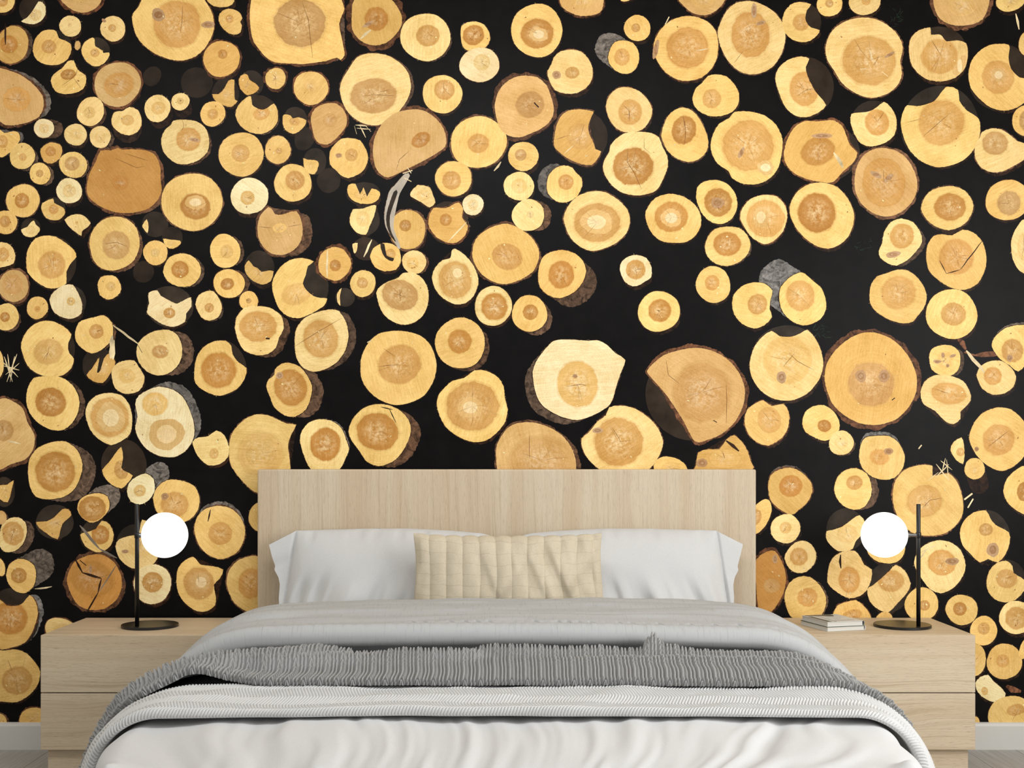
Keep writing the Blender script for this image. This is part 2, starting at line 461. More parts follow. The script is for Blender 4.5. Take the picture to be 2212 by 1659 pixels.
MURAL_DATA = '''@0 0
Y 20 10 108 105;h o 20 10 50 50
W P 185 185 235 205 300 210 355 185 395 130 395 60 370 25 335 15 300 70 270 115 235 155;d 285 80 118 125
T 690 -60 198 160;k 26
P 610 228 96 90;h y 605 222 18 18
P 978 250 106 112;h o 970 245 33 33;n 900 180 22 14 30
Y P 1145 190 1150 120 1200 60 1225 0 1260 -60 1500 -130 1700 -60 1760 -10 1800 50 1840 130 1850 250 1820 340 1770 420 1690 490 1580 525 1470 515 1340 465 1240 390 1180 310;h o 1530 210 205 205;n 1370 130 62 52 35;n 1800 215 58 30;c 1580 55 1575 180 1560 285;k 8
Y 1905 -20 125 85
Y P 1890 180 1900 120 1950 82 2020 82 2070 110 2095 160 2075 190 2090 220 2080 280 2040 300 1980 290 1920 240;h o 1985 165 34 34
O 1915 510 162 152;h b 1925 470 40 40;k 16
O 105 390 142 165;h b 80 385 75 75;b 45 0;k 12;z 48 200 50 390 16
Y P 285 440 305 340 370 270 450 258 490 275 510 330 560 350 610 380 620 430 590 510 510 560 400 560 320 520;h o 425 405 62 58;b 25 30;d 460 410 165 150
T 672 395 25 40
Y P 705 430 730 370 800 325 820 345 825 400 890 440 895 460 945 455 945 490 900 550 830 578 760 545 715 480;h o 822 458 38 36;d 830 450 122 126
Y P 440 700 470 640 540 590 590 530 640 527 660 580 690 620 740 650 745 710 720 770 650 805 560 815 480 790;h b 592 645 65 45;c 680 560 660 640 610 690 540 740;c 640 680 700 760;c 650 650 745 650
T P -30 600 80 610 200 660 300 740 370 830 380 920 340 1010 240 1060 100 1085 0 1050 -40 800;h o 145 860 118 105;b 75 -10;k 22
T 1018 730 205 188;h o 1030 735 130 105;k 20
D 1315 660 75 90
D 1700 715 140 130
O P 1835 815 1890 815 1940 765 1975 700 2025 690 2025 760 2030 860 2055 875 2000 925 1930 910 1860 870;d 1950 800 118 122
O P 2065 700 2080 660 2120 640 2145 655 2155 690 2205 720 2240 760 2210 800 2140 825 2095 790 2070 750;d 2170 720 110 110
P 785 965 115 128;b 25 25;h y 775 975 50 50
P 1362 938 112 118;b 25 60;h y 1370 935 60 55
P 1560 880 80 74;b 25 70;h y 1560 875 28 28
Y 1840 985 105 112;h o 1840 988 45 45;b 12 10
Y P 2035 1000 2060 910 2130 845 2170 835 2180 905 2210 930 2260 950 2310 935 2370 895 2400 960 2400 1050 2350 1120 2260 1160 2160 1145 2080 1090;h o 2260 985 72 52;d 2225 990 188 165;b 20 15
W 382 1110 88 82;b 80 5
P 655 1165 98 94
P 868 1185 92 95;b 32 22
P P 965 1040 990 970 1060 960 1120 925 1190 950 1220 1010 1225 1080 1190 1140 1120 1172 1040 1150 980 1100;h y 1105 1040 55 45;b 5 70
P P 1395 1200 1430 1120 1480 1080 1500 1045 1600 1035 1700 1050 1770 1100 1800 1160 1810 1240 1790 1320 1720 1385 1620 1420 1530 1415 1450 1360 1405 1290;h o 1630 1205 105 100;b 30 20;c 1575 1030 1590 1090 1575 1130;n 1685 1210 45 18 10
Y 2085 1335 192 192;h o 2080 1325 78 74
Y P -20 1120 40 1150 120 1135 165 1150 175 1210 150 1250 120 1290 60 1340 -10 1355;h o 25 1225 45 55;b 35 -5
Y 195 1350 108 115;b 32 20;h o 200 1360 32 32
O P 350 1310 370 1270 440 1230 520 1250 540 1300 520 1370 450 1415 380 1395;h b 440 1310 45 42;d 450 1315 95 95
Y 635 1425 122 112;b 22 8;h t 625 1415 65 60
Y 348 1502 88 97;b 34 12;h o 345 1500 32 32
B P 870 1305 960 1300 1020 1280 1060 1295 1150 1290 1260 1300 1330 1330 1370 1390 1390 1470 1390 1560 1400 1640 1370 1720 1290 1800 1150 1840 1000 1835 860 1780 765 1700 752 1620 775 1500 830 1400;h b 1040 1580 70 60;k 22;b 45 30;c 1000 1370 1180 1450 1260 1440;c 1090 1330 1280 1390
@553 0
Y P -50 80 -45 250 -20 360 30 430 80 490 160 540 280 550 400 555 500 545 600 530 700 500 730 520 765 480 760 420 735 300 720 210 745 130 765 80 740 0 720 -60 300 -150 0 -60;h t 380 200 222 205;k 22;c 400 20 455 180 470 330 490 500;b 20 20
O P 850 0 830 100 830 250 870 320 930 370 1020 395 1120 375 1200 310 1255 230 1260 140 1220 60 1150 -20 1000 -60;h b 1040 165 100 102;k 44;n 970 210 50 18 -30;w 900 340 990 262 26
P 1465 322 215 207;h o 1485 310 100 92;b 25 15
Y P 1775 230 1830 195 1900 188 1970 215 2015 280 2020 350 1985 410 1900 430 1830 440 1785 400 1770 320;h b 1880 305 92 85;b -8 -12
W 1932 562 175 147;h p 1950 540 70 70;b 8 8
Y 1610 815 170 167;h o 1628 778 88 86;k 6
Y 170 680 88 92;k 22;c 150 682 195 685;c 170 650 172 745
Y 475 762 152 142;h y 470 750 60 60;k 14
P P 725 770 745 690 800 600 870 500 960 465 1060 465 1160 490 1260 560 1320 640 1340 760 1310 860 1240 960 1140 1050 1050 1085 950 1075 850 1025 780 950 740 860;h t 1015 830 200 150;b 45 0;k 10;c 990 820 1120 825 1200 830;c 1060 800 1170 775
T P 475 1020 510 940 600 895 690 895 750 940 785 1010 780 1090 730 1160 680 1210 620 1250 550 1240 510 1200 490 1130;h t 640 1040 60 60;k 24
Y P 235 1000 260 990 300 1000 320 1025 370 1015 435 1040 420 1090 370 1140 320 1158 260 1130 232 1070;h o 335 1050 45 35;d 340 1040 105 115
D 420 1200 85 105
Y 190 1297 112 120;k 8;h o 200 1305 28 28
Y P 410 1370 440 1380 510 1385 540 1400 540 1440 510 1505 460 1500 420 1460;d 510 1395 100 115
D 630 1560 100 110
Y P 640 1310 680 1250 740 1200 820 1195 900 1215 950 1290 970 1370 940 1460 880 1510 800 1540 740 1520 690 1470 640 1420;h o 825 1340 54 54;n 715 1345 30 20;k 6
T P 1010 1300 1030 1180 1090 1070 1180 990 1260 960 1380 945 1470 965 1560 1030 1620 1110 1645 1200 1635 1270 1570 1320 1450 1390 1330 1450 1230 1500 1140 1535 1080 1510 1030 1440;h b 1425 1210 85 60 -30;k 28;b 10 8;c 1210 1480 1240 1380 1320 1310
Y 1922 1230 240 225;h o 1920 1240 92 82;k 14
Y 320 1582 160 165;h o 338 1560 82 82
Y 1707 1545 160 150;h o 1690 1560 80 80;k 8
w 860 1080 960 1090 14;w 870 1110 990 1120 10;w 900 1090 950 1190 10;w 850 1090 870 1160 8;w 940 1080 995 1140 10
w 1270 1500 1350 1480 22;w 1300 1440 1340 1500 18;w 1280 1540 1340 1570 20
w 2060 1480 2120 1400 20
@1106 0
Y 215 265 220 232;h b 218 292 142 128;k 5;n 230 300 80 62
T P 405 -20 430 60 500 110 590 140 690 135 760 110 785 60 780 -60 600 -150 420 -80;k 16
Y 1000 -30 70 38
Y 1082 245 115 112;h o 1070 242 37 38
Y P 830 490 850 420 890 365 960 350 1040 370 1085 430 1098 500 1080 580 1030 630 960 640 890 610 840 550;h o 950 495 65 75;b -120 -75
Y P 1220 430 1240 330 1290 250 1370 180 1470 145 1580 145 1690 190 1760 270 1780 370 1770 500 1720 600 1640 670 1530 700 1430 690 1330 630 1260 540;h o 1515 415 180 178;k 8;n 1242 430 22 85 12;w 1320 210 1360 150 26;w 1590 440 1690 425 12
T P 1440 -20 1500 70 1560 115 1640 135 1720 120 1800 60 1840 0 1840 -60 1640 -120;k 16
P P 1775 280 1800 200 1850 100 1930 30 2060 10 2180 50 2280 120 2345 220 2362 330 2330 460 2260 570 2160 630 2050 645 1950 610 1860 520 1800 400;h o 2060 300 165 200;n 2090 95 24 68;n 2150 200 40 18 -20;c 1990 450 1920 545;k 8
P P 305 620 340 560 360 500 420 445 520 430 600 450 660 510 695 590 690 690 640 760 560 805 460 810 370 780 320 690;h o 520 630 60 50;n 385 650 36 36;k 8
T P -150 930 -120 800 -60 720 20 670 100 655 220 670 300 740 335 830 360 920 355 1000 310 1070 240 1120 150 1160 60 1190 -40 1170 -110 1100;h t 155 905 122 112;k 34;z 185 890 230 925 30
P P 810 920 840 830 910 765 1000 755 1100 790 1170 860 1210 940 1200 1020 1150 1100 1080 1140 980 1145 900 1110 840 1030;h o 1020 970 100 108;k 8;c 970 990 1060 1000;c 1010 930 1015 1050
Y P 1290 1180 1310 1080 1350 1000 1410 950 1480 930 1560 960 1620 1030 1670 1130 1695 1220 1680 1310 1610 1380 1520 1400 1420 1370 1340 1300;h b 1485 1125 103 124;k 10;c 1480 1010 1500 1120 1490 1250
Y P 1560 840 1590 760 1640 720 1690 660 1760 645 1850 660 1920 730 1960 810 1955 900 1900 970 1800 1005 1690 1000 1600 950 1565 890;h o 1725 855 80 82
O P 360 1250 380 1100 420 1010 480 960 580 945 700 965 690 1000 660 1080 665 1150 710 1250 720 1290 770 1310 740 1370 690 1425 600 1420 480 1370 390 1300;h o 590 1180 112 110;k 16;d 620 1185 205 228;c 370 1210 490 1170;w 450 1330 530 1260 8
P P 785 1440 800 1380 840 1310 850 1260 900 1200 980 1150 1100 1140 1200 1150 1270 1190 1300 1270 1340 1350 1345 1440 1300 1560 1240 1650 1100 1690 960 1670 860 1600 800 1510;h b 1045 1440 175 160;c 1000 1290 995 1400 1060 1500 1120 1640;c 1140 1190 1140 1280 1200 1330;k 6
Y P 1715 1250 1740 1150 1790 1070 1880 1020 1920 970 2050 965 2180 1000 2280 1080 2335 1200 2330 1320 2300 1450 2230 1540 2130 1590 2000 1590 1900 1540 1870 1480 1780 1420 1730 1340;h o 2040 1260 222 218;n 2190 1450 75 60 20;k 6;n 1980 1320 20 50 25
Y 97 1352 130 128;h t 75 1340 50 50
Y P 300 1590 320 1510 380 1450 450 1430 520 1450 550 1490 600 1540 605 1610 560 1700 470 1750 380 1740 310 1670;h o 465 1575 66 66;b -85 -25
P 60 1610 133 122
@1659 0
Y P 120 200 140 110 190 45 270 18 370 40 335 90 320 160 335 200 370 240 445 262 420 310 360 355 290 367 210 345 150 290;h o 285 195 72 72;d 300 195 160 172;c 340 205 300 250
Y 530 40 110 105;h o 528 32 35 35
P 836 10 138 122;h o 845 8 38 38
P P 495 420 520 320 580 240 680 180 790 155 900 160 1010 205 1100 280 1155 370 1160 450 1140 530 1155 630 1130 720 1050 800 930 845 820 835 710 780 630 710 570 610 510 520;h o 870 525 232 212;k 14;c 870 350 880 430;c 960 480 905 580;w 880 430 905 520 30;w 795 605 850 590 16;w 985 620 1040 665 14;n 1050 475 48 14 -30
T P 1440 -40 1440 80 1480 160 1560 210 1660 225 1770 210 1850 170 1895 80 1900 -40 1680 -100;k 38
Y 2095 10 130 88
P P 1215 400 1240 320 1300 265 1400 238 1405 300 1470 300 1500 310 1540 360 1630 350 1710 375 1725 470 1700 590 1620 670 1500 705 1380 690 1290 630 1230 540;h o 1480 490 160 150;n 1655 570 38 100 28;c 1410 345 1490 480;d 1470 465 250 235
P P 60 680 90 590 170 520 280 490 355 510 325 580 340 660 400 780 440 830 500 910 440 970 330 1015 230 1000 150 930 100 820;h o 310 770 124 146;d 320 750 245 262;c 250 830 330 780 400 760
P P 712 1060 720 985 790 975 870 965 930 935 1000 882 1060 930 1100 1000 1110 1080 1090 1170 1010 1235 890 1268 800 1240 750 1170;h o 940 1060 102 112;d 910 1068 198 198
Y P 1145 1060 1165 970 1200 910 1290 920 1400 890 1450 860 1540 750 1640 780 1650 870 1710 950 1800 1010 1830 1060 1825 1180 1770 1300 1680 1390 1560 1435 1450 1445 1330 1400 1230 1310 1170 1190;h o 1495 1060 198 198;d 1488 1095 342 350;c 1340 1180 1500 1040 1570 980;c 1200 1060 1320 1030;k 6
Y P 1730 640 1760 520 1840 430 1940 385 2080 390 2075 500 2100 600 2170 670 2260 690 2290 760 2240 860 2150 930 2040 958 1920 930 1820 850 1750 760;h o 1985 670 137 142;d 2010 670 283 288;n 1990 650 60 60
Y 2240 380 75 110
O P 135 1340 160 1220 220 1110 310 1050 430 1050 560 1040 640 1090 670 1160 710 1260 770 1320 740 1400 650 1480 560 1575 460 1575 340 1550 230 1500 160 1430;h b 430 1310 148 118;w 575 1320 650 1450 30;k 20;d 470 1320 320 260;n 465 1175 90 22
T 1012 1575 268 300;h o 1000 1580 185 215;k 24;n 930 1510 50 22 30;n 1040 1540 50 22 -40;c 995 1470 1000 1580
P P 1785 1270 1830 1180 1850 1140 1930 1110 2010 1120 2080 1160 2150 1220 2211 1240 2260 1300 2211 1380 2130 1430 2030 1480 1930 1490 1840 1450 1790 1370;h t 1960 1240 112 100;k 8
Y 2240 1040 130 140;h t 2240 1040 70 90
g 1115 150 60 90;w 2140 120 2165 260 22
@0 415
Y 200 75 148 140;h b 192 75 62 65;b 15 5;k 8
W 600 -10 112 108
Y 1660 85 268 245;h b 1690 125 130 112;k 10;b 22 10;n 1690 90 90 60
W 2157 35 163 157;h y 2140 50 60 60
Y P 360 150 370 95 460 55 470 95 520 120 560 150 560 195 520 235 470 245 400 225;h o 465 150 40 40;d 462 148 106 102
P P 560 240 620 200 690 192 740 215 785 270 750 310 710 340 705 380 660 350 610 310;h y 665 265 15 15
Y 45 262 108 102;h o 45 255 45 50;b 15 8
P P 185 325 240 300 260 270 295 245 310 280 345 310 340 345 300 385 250 390 205 370;d 268 308 85 82
Y P 230 570 250 480 310 400 390 378 480 385 570 440 640 500 663 560 620 610 575 690 575 790 480 833 400 825 310 770 240 690;h o 450 630 118 120;d 445 605 218 230;c 460 560 465 660
P P -30 450 60 440 110 480 135 550 115 620 40 645 -30 640;h o 25 540 55 60
Y P 775 450 790 360 840 280 920 225 1010 212 1100 235 1180 310 1208 420 1200 500 1160 590 1080 650 980 680 880 660 810 590;h t 1005 460 118 122;b 40 30;k 12;c 900 450 1010 435 1100 470
Y 1345 525 104 108;h y 1342 525 38 38;b 10 20
P P 1230 290 1270 235 1285 300 1275 355 1245 320;d 1340 280 115 110
Y P 1410 405 1460 410 1555 420 1560 450 1500 490 1440 475;d 1490 395 90 96
Y P 1410 690 1430 620 1470 560 1560 530 1650 545 1720 610 1740 690 1710 760 1640 815 1540 815 1450 770;h b 1557 670 75 72;b 38 10;k 6
Y 1947 510 132 147;h y 1960 515 55 58;b 38 0
Y 1980 790 135 125;h b 1965 795 58 50;b 48 0
O P 2115 640 2150 590 2190 640 2230 660 2260 690 2310 680 2365 685 2340 770 2270 800 2190 770 2130 710;d 2240 650 130 145
Y P 845 800 870 740 930 720 1000 730 1045 800 1040 870 980 920 930 930 865 890;h y 960 815 40 40;b 10 20
D 1240 690 90 95
W P 1285 870 1360 850 1390 895 1470 940 1530 965 1600 930 1650 910 1655 990 1610 1050 1600 1120 1500 1165 1400 1140 1310 1080 1270 1040 1290 960;h o 1465 1045 50 45;d 1470 990 200 180
P P 1690 970 1720 890 1790 855 1850 860 1900 930 1920 1000 1890 1080 1810 1112 1740 1080;h o 1810 1000 40 40;b 22 15
Y 2150 940 80 85;h o 2150 940 22 22
T 120 812 130 138;k 20;h t 110 800 90 90
Y 325 1000 92 98;h o 325 1010 26 26
W P 430 930 470 860 550 805 630 800 670 860 690 900 710 960 705 1050 640 1090 560 1090 470 1040;h y 615 945 35 35;d 600 950 145 145
Y 55 1080 110 118;h b 45 1080 42 42;b 22 20
Y P 185 1350 200 1260 260 1170 350 1118 450 1115 550 1160 620 1230 590 1310 600 1390 640 1440 620 1520 550 1580 440 1600 330 1570 240 1500;h y 420 1380 125 110;d 415 1358 235 242;k 6
Y P 650 1220 680 1130 740 1100 820 1080 900 1065 970 1130 978 1240 940 1310 870 1370 790 1395 710 1350 660 1290;h o 835 1205 62 62;b 30 15
w 980 1150 1200 1315 18;w 975 1240 960 1440 36;w 985 1280 975 1450 34;z 1195 1320 1230 1390 12
O P 750 1580 800 1520 860 1430 840 1560 870 1540 900 1440 950 1390 1000 1470 960 1560 890 1650 800 1630;d 860 1500 150 150
P P 965 1570 990 1500 1060 1460 1160 1455 1200 1510 1250 1590 1240 1660 1200 1720 1100 1745 1000 1700;h y 1100 1590 70 60
P P 1180 1380 1200 1300 1260 1240 1340 1200 1450 1190 1530 1230 1575 1330 1570 1430 1530 1510 1450 1570 1360 1585 1270 1550 1200 1470;h t 1385 1380 70 55;b 110 10
Y P 1680 1560 1700 1430 1760 1340 1850 1290 1950 1285 2000 1330 2010 1400 2060 1470 2130 1520 2120 1600 2050 1700 1900 1760 1770 1720 1690 1650;h b 1890 1540 150 155;d 1905 1520 225 240;b 10 15
Y -40 1480 75 140
w 40 1420 110 1640 10;w 60 1640 150 1400 10;w 30 1500 170 1540 10;w 50 1580 170 1480 8;w 70 1400 90 1600 8;w 90 1640 130 1420 8;w 20 1460 160 1600 10
@553 415
T P 15 290 40 200 110 130 150 165 170 195 220 195 260 185 350 165 390 240 405 320 390 420 330 500 230 545 130 530 60 470 20 390;h y 205 310 60 40;k 20;b 95 20;c 20 300 130 310;c 280 300 390 280
P P 810 230 840 150 920 145 1000 115 1040 120 1020 210 980 300 950 370 870 350 820 290;d 945 245 125 130
Y P 790 0 800 -60 860 -70 900 20 930 -40 960 40 1000 -30 1070 0 1060 60 1000 100 900 100 820 60;d 930 15 148 100
P P 1340 0 1400 -60 1500 -40 1530 30 1550 90 1500 135 1430 90 1340 40
O 1310 325 158 168;k 18;h b 1290 290 50 50
G P 1150 0 1200 -60 1290 -160 1330 -140 1245 10 1225 80 1200 200 1190 310 1230 420 1250 480 1230 490 1180 400 1120 300 1110 180;s 1190 0 1225 0 1160 200 1165 330 1210 430 1170 390 1130 290 1130 180
O P 1490 240 1530 140 1640 140 1750 90 1790 150 1780 220 1830 290 1810 370 1740 435 1660 440 1560 390 1500 310;h b 1640 240 52 52;k 16;b 28 10;w 1660 430 1820 260 10;d 1660 265 170 185
W 1875 110 90 92
O P 1870 560 1880 450 1930 370 2020 310 2110 280 2180 275 2270 310 2380 390 2440 490 2445 570 2400 680 2300 750 2170 795 2060 780 1960 720 1900 640;h o 2170 560 130 112;k 18;b -5 -15
P P 835 450 880 440 870 510 850 530 838 490;d 950 490 115 100;w 1000 410 930 560 18
Y P 985 560 1020 480 1100 440 1180 450 1240 500 1252 600 1210 670 1110 685 1030 650;h o 1160 540 45 50;s 1075 450 1110 450 1130 550 1190 570 1180 600 1120 570 1085 510
P 1368 605 104 102;h y 1355 615 50 50;b 28 5
O P 540 620 560 540 620 490 690 475 760 500 810 570 825 620 800 690 740 750 680 768 600 740 550 690;h b 685 635 48 48;k 26;w 620 500 615 740 16
Y P 140 830 155 740 210 650 290 590 400 570 500 600 450 640 430 720 405 790 440 850 500 900 560 915 615 920 590 980 480 1050 370 1090 270 1070 190 990;h y 350 880 130 90;d 385 830 240 265
Y 925 790 108 117;h o 920 785 46 46;b 10 35
P P 700 880 740 830 725 900 730 980 705 950;d 770 910 85 80
P P 1040 870 1080 810 1150 770 1230 740 1270 700 1370 700 1450 760 1490 860 1485 970 1440 1070 1350 1135 1250 1145 1150 1100 1080 1020;h t 1245 890 158 128;b 8 15;c 1180 870 1300 910;c 1240 840 1250 940
P P 1520 740 1550 650 1610 590 1680 570 1690 510 1720 490 1800 540 1870 620 1915 720 1920 800 1880 900 1810 960 1720 970 1620 920 1550 840;h o 1720 760 142 160;n 1740 700 70 70
P 2050 985 158 175;h b 2060 990 112 117
P P -180 1180 -165 1080 -100 1000 0 985 120 1000 220 1070 240 1180 200 1260 170 1350 100 1400 10 1410 -100 1370 -150 1290;h o 20 1160 160 132;z 85 1265 125 1265 40;b 65 30
P P 335 1290 350 1180 420 1090 520 1040 640 1015 720 1030 780 1130 800 1250 770 1370 700 1470 600 1530 500 1553 410 1520 350 1430;h o 560 1270 150 165;b 80 5;c 340 1330 540 1205 740 1090
Y P 905 1480 920 1400 980 1290 1060 1225 1180 1200 1300 1205 1420 1240 1500 1310 1545 1410 1560 1520 1530 1640 1450 1760 1330 1820 1200 1840 1060 1790 960 1700 910 1600;h o 1240 1490 185 168;c 1100 1350 1200 1420;c 1050 1510 1120 1500 1240 1490;b 18 10;k 6
Y 1765 1305 213 222;h b 1760 1290 102 102;b 52 38
w 960 1300 1000 1280 24
@1106 415
P 140 200 138 140;h p 158 195 30 30;b 70 10
P P 445 230 480 130 560 40 680 -5 800 0 920 70 1000 160 1020 260 985 360 900 440 790 490 680 510 570 460 490 370;h o 735 265 200 168;k 10;b 22 10;n 730 260 140 105
Y P 1150 200 1180 120 1240 50 1360 15 1480 40 1580 110 1630 200 1630 290 1590 370 1510 430 1400 440 1280 420 1190 330;h b 1375 215 142 130;n 1375 225 92 78
Y P 1590 50 1600 -40 1660 -90 1760 -105 1860 -70 1930 20 1945 130 1900 230 1820 275 1730 265 1650 200 1610 120;h b 1780 90 118 122;n 1775 95 56 50
P P 1970 230 1990 140 2060 60 2170 25 2290 40 2360 120 2376 220 2340 340 2250 430 2170 450 2080 400 2030 340;h o 2190 230 165 158;k 8;n 2150 220 70 90
Y P 1665 480 1690 390 1750 320 1850 300 1960 310 2030 370 2060 450 2040 530 1970 600 1860 640 1760 620 1690 560;h b 1858 450 120 102;b 25 10;k 6
Y P 225 720 240 620 270 560 330 520 440 500 540 530 610 590 640 680 610 780 530 870 410 918 310 890 240 820;h b 425 715 110 120;b 110 90
W P 930 670 950 600 1010 555 1080 545 1160 570 1205 650 1200 740 1150 770 1110 800 1040 815 970 770;h o 1068 670 82 84
Y 1738 800 150 158;h o 1728 785 62 65
Y 1268 1032 182 175;h b 1275 1025 98 98
Y 152 1050 150 160;h b 160 1038 65 65;b 52 40
Y P 1900 960 1920 880 1990 810 2090 780 2180 790 2250 850 2235 920 2225 1010 2245 1080 2180 1150 2090 1180 1990 1140 1920 1060;h o 2120 970 82 87
W P 355 1290 500 1275 660 1285 740 1280 820 1320 890 1390 978 1450 940 1560 900 1680 850 1830 720 1920 560 1970 400 1930 260 1840 200 1720 180 1550 230 1430;h y 565 1660 175 200;n 545 1590 22 18;b -90 60;c 470 1680 600 1660 640 1670
T P 1165 1550 1210 1490 1310 1410 1450 1365 1600 1345 1750 1380 1880 1460 1970 1580 2010 1700 2000 1830 1930 1980 1810 2090 1690 2140 1580 2155 1470 1960 1330 1750 1200 1600;h t 1640 1730 250 250;k 30;d 1585 1745 432 405;c 1330 1450 1350 1580 1450 1660;c 1850 1650 1855 1800 1850 2000;z 1740 1970 1770 1990 20
@1659 415
Y P 185 180 200 80 260 -10 360 -70 480 -80 600 -40 690 60 740 180 735 280 690 390 610 460 520 490 430 470 330 410 240 310;h b 420 180 162 172;k 10
Y P 1320 150 1340 70 1390 0 1480 -40 1600 -50 1700 -10 1765 80 1770 150 1730 240 1660 300 1560 330 1450 300 1370 240;h b 1570 130 137 117;k 10
Y 2070 70 198 172;h t 2080 95 100 105
Y P 95 900 110 820 180 740 260 700 310 700 390 770 460 830 495 920 500 1010 450 1100 340 1150 250 1140 160 1080 110 1000;h o 278 895 122 132;b -190 -130
P P 985 440 1000 350 1060 260 1150 230 1250 260 1310 340 1330 430 1280 510 1200 590 1110 635 1040 620 970 570 955 510;h o 1155 380 102 107;n 1080 540 62 28 -10;b 42 20
Y P 1365 560 1380 450 1430 380 1500 365 1590 375 1680 325 1770 350 1850 430 1885 560 1870 680 1810 790 1700 845 1590 830 1480 770 1390 680;h o 1625 560 150 152;z 1850 420 1660 670 9;z 1660 670 1540 705 9;z 1540 705 1480 590 8
P P 2100 420 2150 300 2230 230 2300 480 2260 700 2170 680 2110 570
Y P 875 890 890 800 940 730 1030 700 1120 670 1210 680 1290 740 1350 830 1370 920 1340 1010 1290 1070 1250 1120 1170 1135 1050 1105 940 1040 885 970;h o 1125 870 150 140
Y 1585 1055 222 215;h o 1600 1055 107 97
P P -160 1480 -120 1340 -50 1250 30 1200 100 1245 200 1250 280 1220 340 1190 410 1270 460 1380 475 1500 440 1620 340 1740 200 1800 60 1790 -60 1720 -140 1600;h y 170 1450 205 205;n 115 1600 42 50;c 180 1390 250 1460 400 1540;c 130 1510 230 1390;d 165 1475 315 325;k 6
O P 490 1640 500 1500 570 1380 680 1280 800 1220 920 1215 1050 1260 1150 1340 1230 1450 1280 1580 1280 1720 1220 1850 1110 1960 960 2010 800 2000 660 1930 550 1820;h t 890 1660 200 190;k 40;b 15 -10;n 800 1590 48 52;n 1000 1590 48 52;z 1090 1780 1070 1800 22
Y P 1390 1430 1410 1360 1480 1325 1580 1325 1650 1380 1660 1460 1640 1540 1570 1590 1480 1580 1410 1530;n 1510 1410 16 24;n 1595 1415 30 12 -20;n 1550 1500 14 16;n 1460 1465 34 16;b 42 10
Y P 1930 1330 1960 1250 2040 1180 2150 1150 2260 1160 2320 1300 2260 1450 2160 1550 2090 1500 2000 1440;h o 2110 1370 92 100;n 2085 1435 26 30;b 0 -30
P P 1800 1580 1840 1500 1920 1460 2020 1460 2100 1520 2140 1590 2120 1680 2040 1740 1940 1750 1850 1700;h o 1940 1590 76 76
r 1700 1380 1790 1410 40;r 1790 1410 2040 1390 46;r 1640 1275 1700 1360 50;w 1710 1370 1870 1560 30;g 860 465 100 45;g 440 1200 70 70
@0 830
Y P 230 150 240 40 290 -50 400 -70 530 -60 630 10 685 120 680 230 630 330 550 395 450 395 340 340 260 250;h b 440 155 132 124;b 62 10
P P 740 260 760 170 830 100 940 75 1050 95 1120 180 1145 300 1130 420 1070 480 960 525 850 470 780 390;h o 950 285 165 172;n 960 290 120 130
W P 1170 170 1200 100 1280 50 1380 20 1500 50 1580 110 1640 220 1680 360 1670 480 1600 580 1500 630 1380 620 1270 560 1200 470 1170 380 1190 280;h y 1340 170 110 100;n 1440 430 150 140;b 70 -60
P P 1665 500 1720 460 1800 450 1870 400 1940 440 1980 540 1970 630 1900 690 1800 700 1710 620;h y 1850 600 38 45
Y P 1985 500 2020 400 2120 300 2220 260 2320 270 2390 300 2480 340 2560 350 2520 430 2490 520 2500 620 2510 760 2450 900 2300 940 2200 930 2080 820 1990 680;h y 2250 600 200 190;k 8
T P -120 400 -60 200 20 120 100 140 200 210 240 330 300 440 290 560 220 650 100 690 0 740 -100 740;k 26;h t 30 400 90 90;w 70 490 180 515 16
Y P 245 760 260 640 330 550 450 500 570 495 670 570 715 690 700 790 650 900 560 970 430 995 310 970 260 880;h b 480 755 172 175;b 130 35
Y P 885 740 940 680 990 610 1050 540 1065 640 1050 720 1080 750 1150 790 1100 860 1050 900 970 870 910 810;h o 1050 740 60 80;d 1070 690 195 212
W P 1098 930 1120 850 1180 800 1260 770 1330 820 1338 920 1290 1000 1210 1040 1130 1010;h y 1210 920 50 50;b 130 -110
Y P 1325 980 1360 890 1440 830 1560 830 1680 880 1725 980 1710 1090 1640 1170 1540 1200 1420 1170 1350 1090;h o 1510 1040 120 110;n 1425 970 32 30;b 22 10
Y P 670 1080 690 1000 760 955 860 940 930 970 950 1050 920 1120 850 1180 780 1195 710 1150;h b 800 1075 118 108;b 100 -80
O P 315 1190 400 1185 470 1150 540 1080 590 1080 620 1130 540 1210 500 1340 410 1290 340 1240;d 475 1190 165 148
Y P 695 1300 740 1280 830 1250 880 1180 950 1210 985 1300 960 1390 900 1440 830 1450 740 1400;h b 870 1300 76 82;d 840 1310 150 145
P P 0 1300 20 1210 80 1160 160 1150 220 1190 235 1280 200 1380 130 1440 50 1450 0 1400;h o 115 1290 92 102;b 72 20
Y P -20 880 60 870 120 830 100 920 70 1020 0 990;d 40 930 90 130
T 10 1150 50 60;b 15 10
P P 1000 1400 1030 1340 1120 1310 1200 1290 1230 1170 1330 1230 1400 1320 1380 1450 1340 1540 1240 1600 1120 1580 1030 1500;n 1085 1445 30 18;d 1175 1395 175 185
Y P 1680 1250 1710 1140 1770 1080 1870 1050 1990 1070 2080 1150 2120 1260 2100 1370 2040 1460 1920 1510 1810 1480 1720 1390;h o 1905 1290 102 97;b 8 -50;k 10;z 1820 1080 1800 1185 14
Y 2260 1150 110 130
Y 0 1580 45 80
a 690 1220 860 1420 24;a 860 1420 1010 1500 20
@1659 830
Y P -205 320 -180 220 -100 160 -40 140 30 190 130 170 180 250 170 380 110 470 0 530 -100 500 -170 430;h o 10 310 100 112;k 8
Y P 295 330 320 240 390 190 480 180 560 230 610 310 615 390 560 460 490 490 400 460 320 410;h b 485 360 58 52
P 632 508 108 105;b 15 15
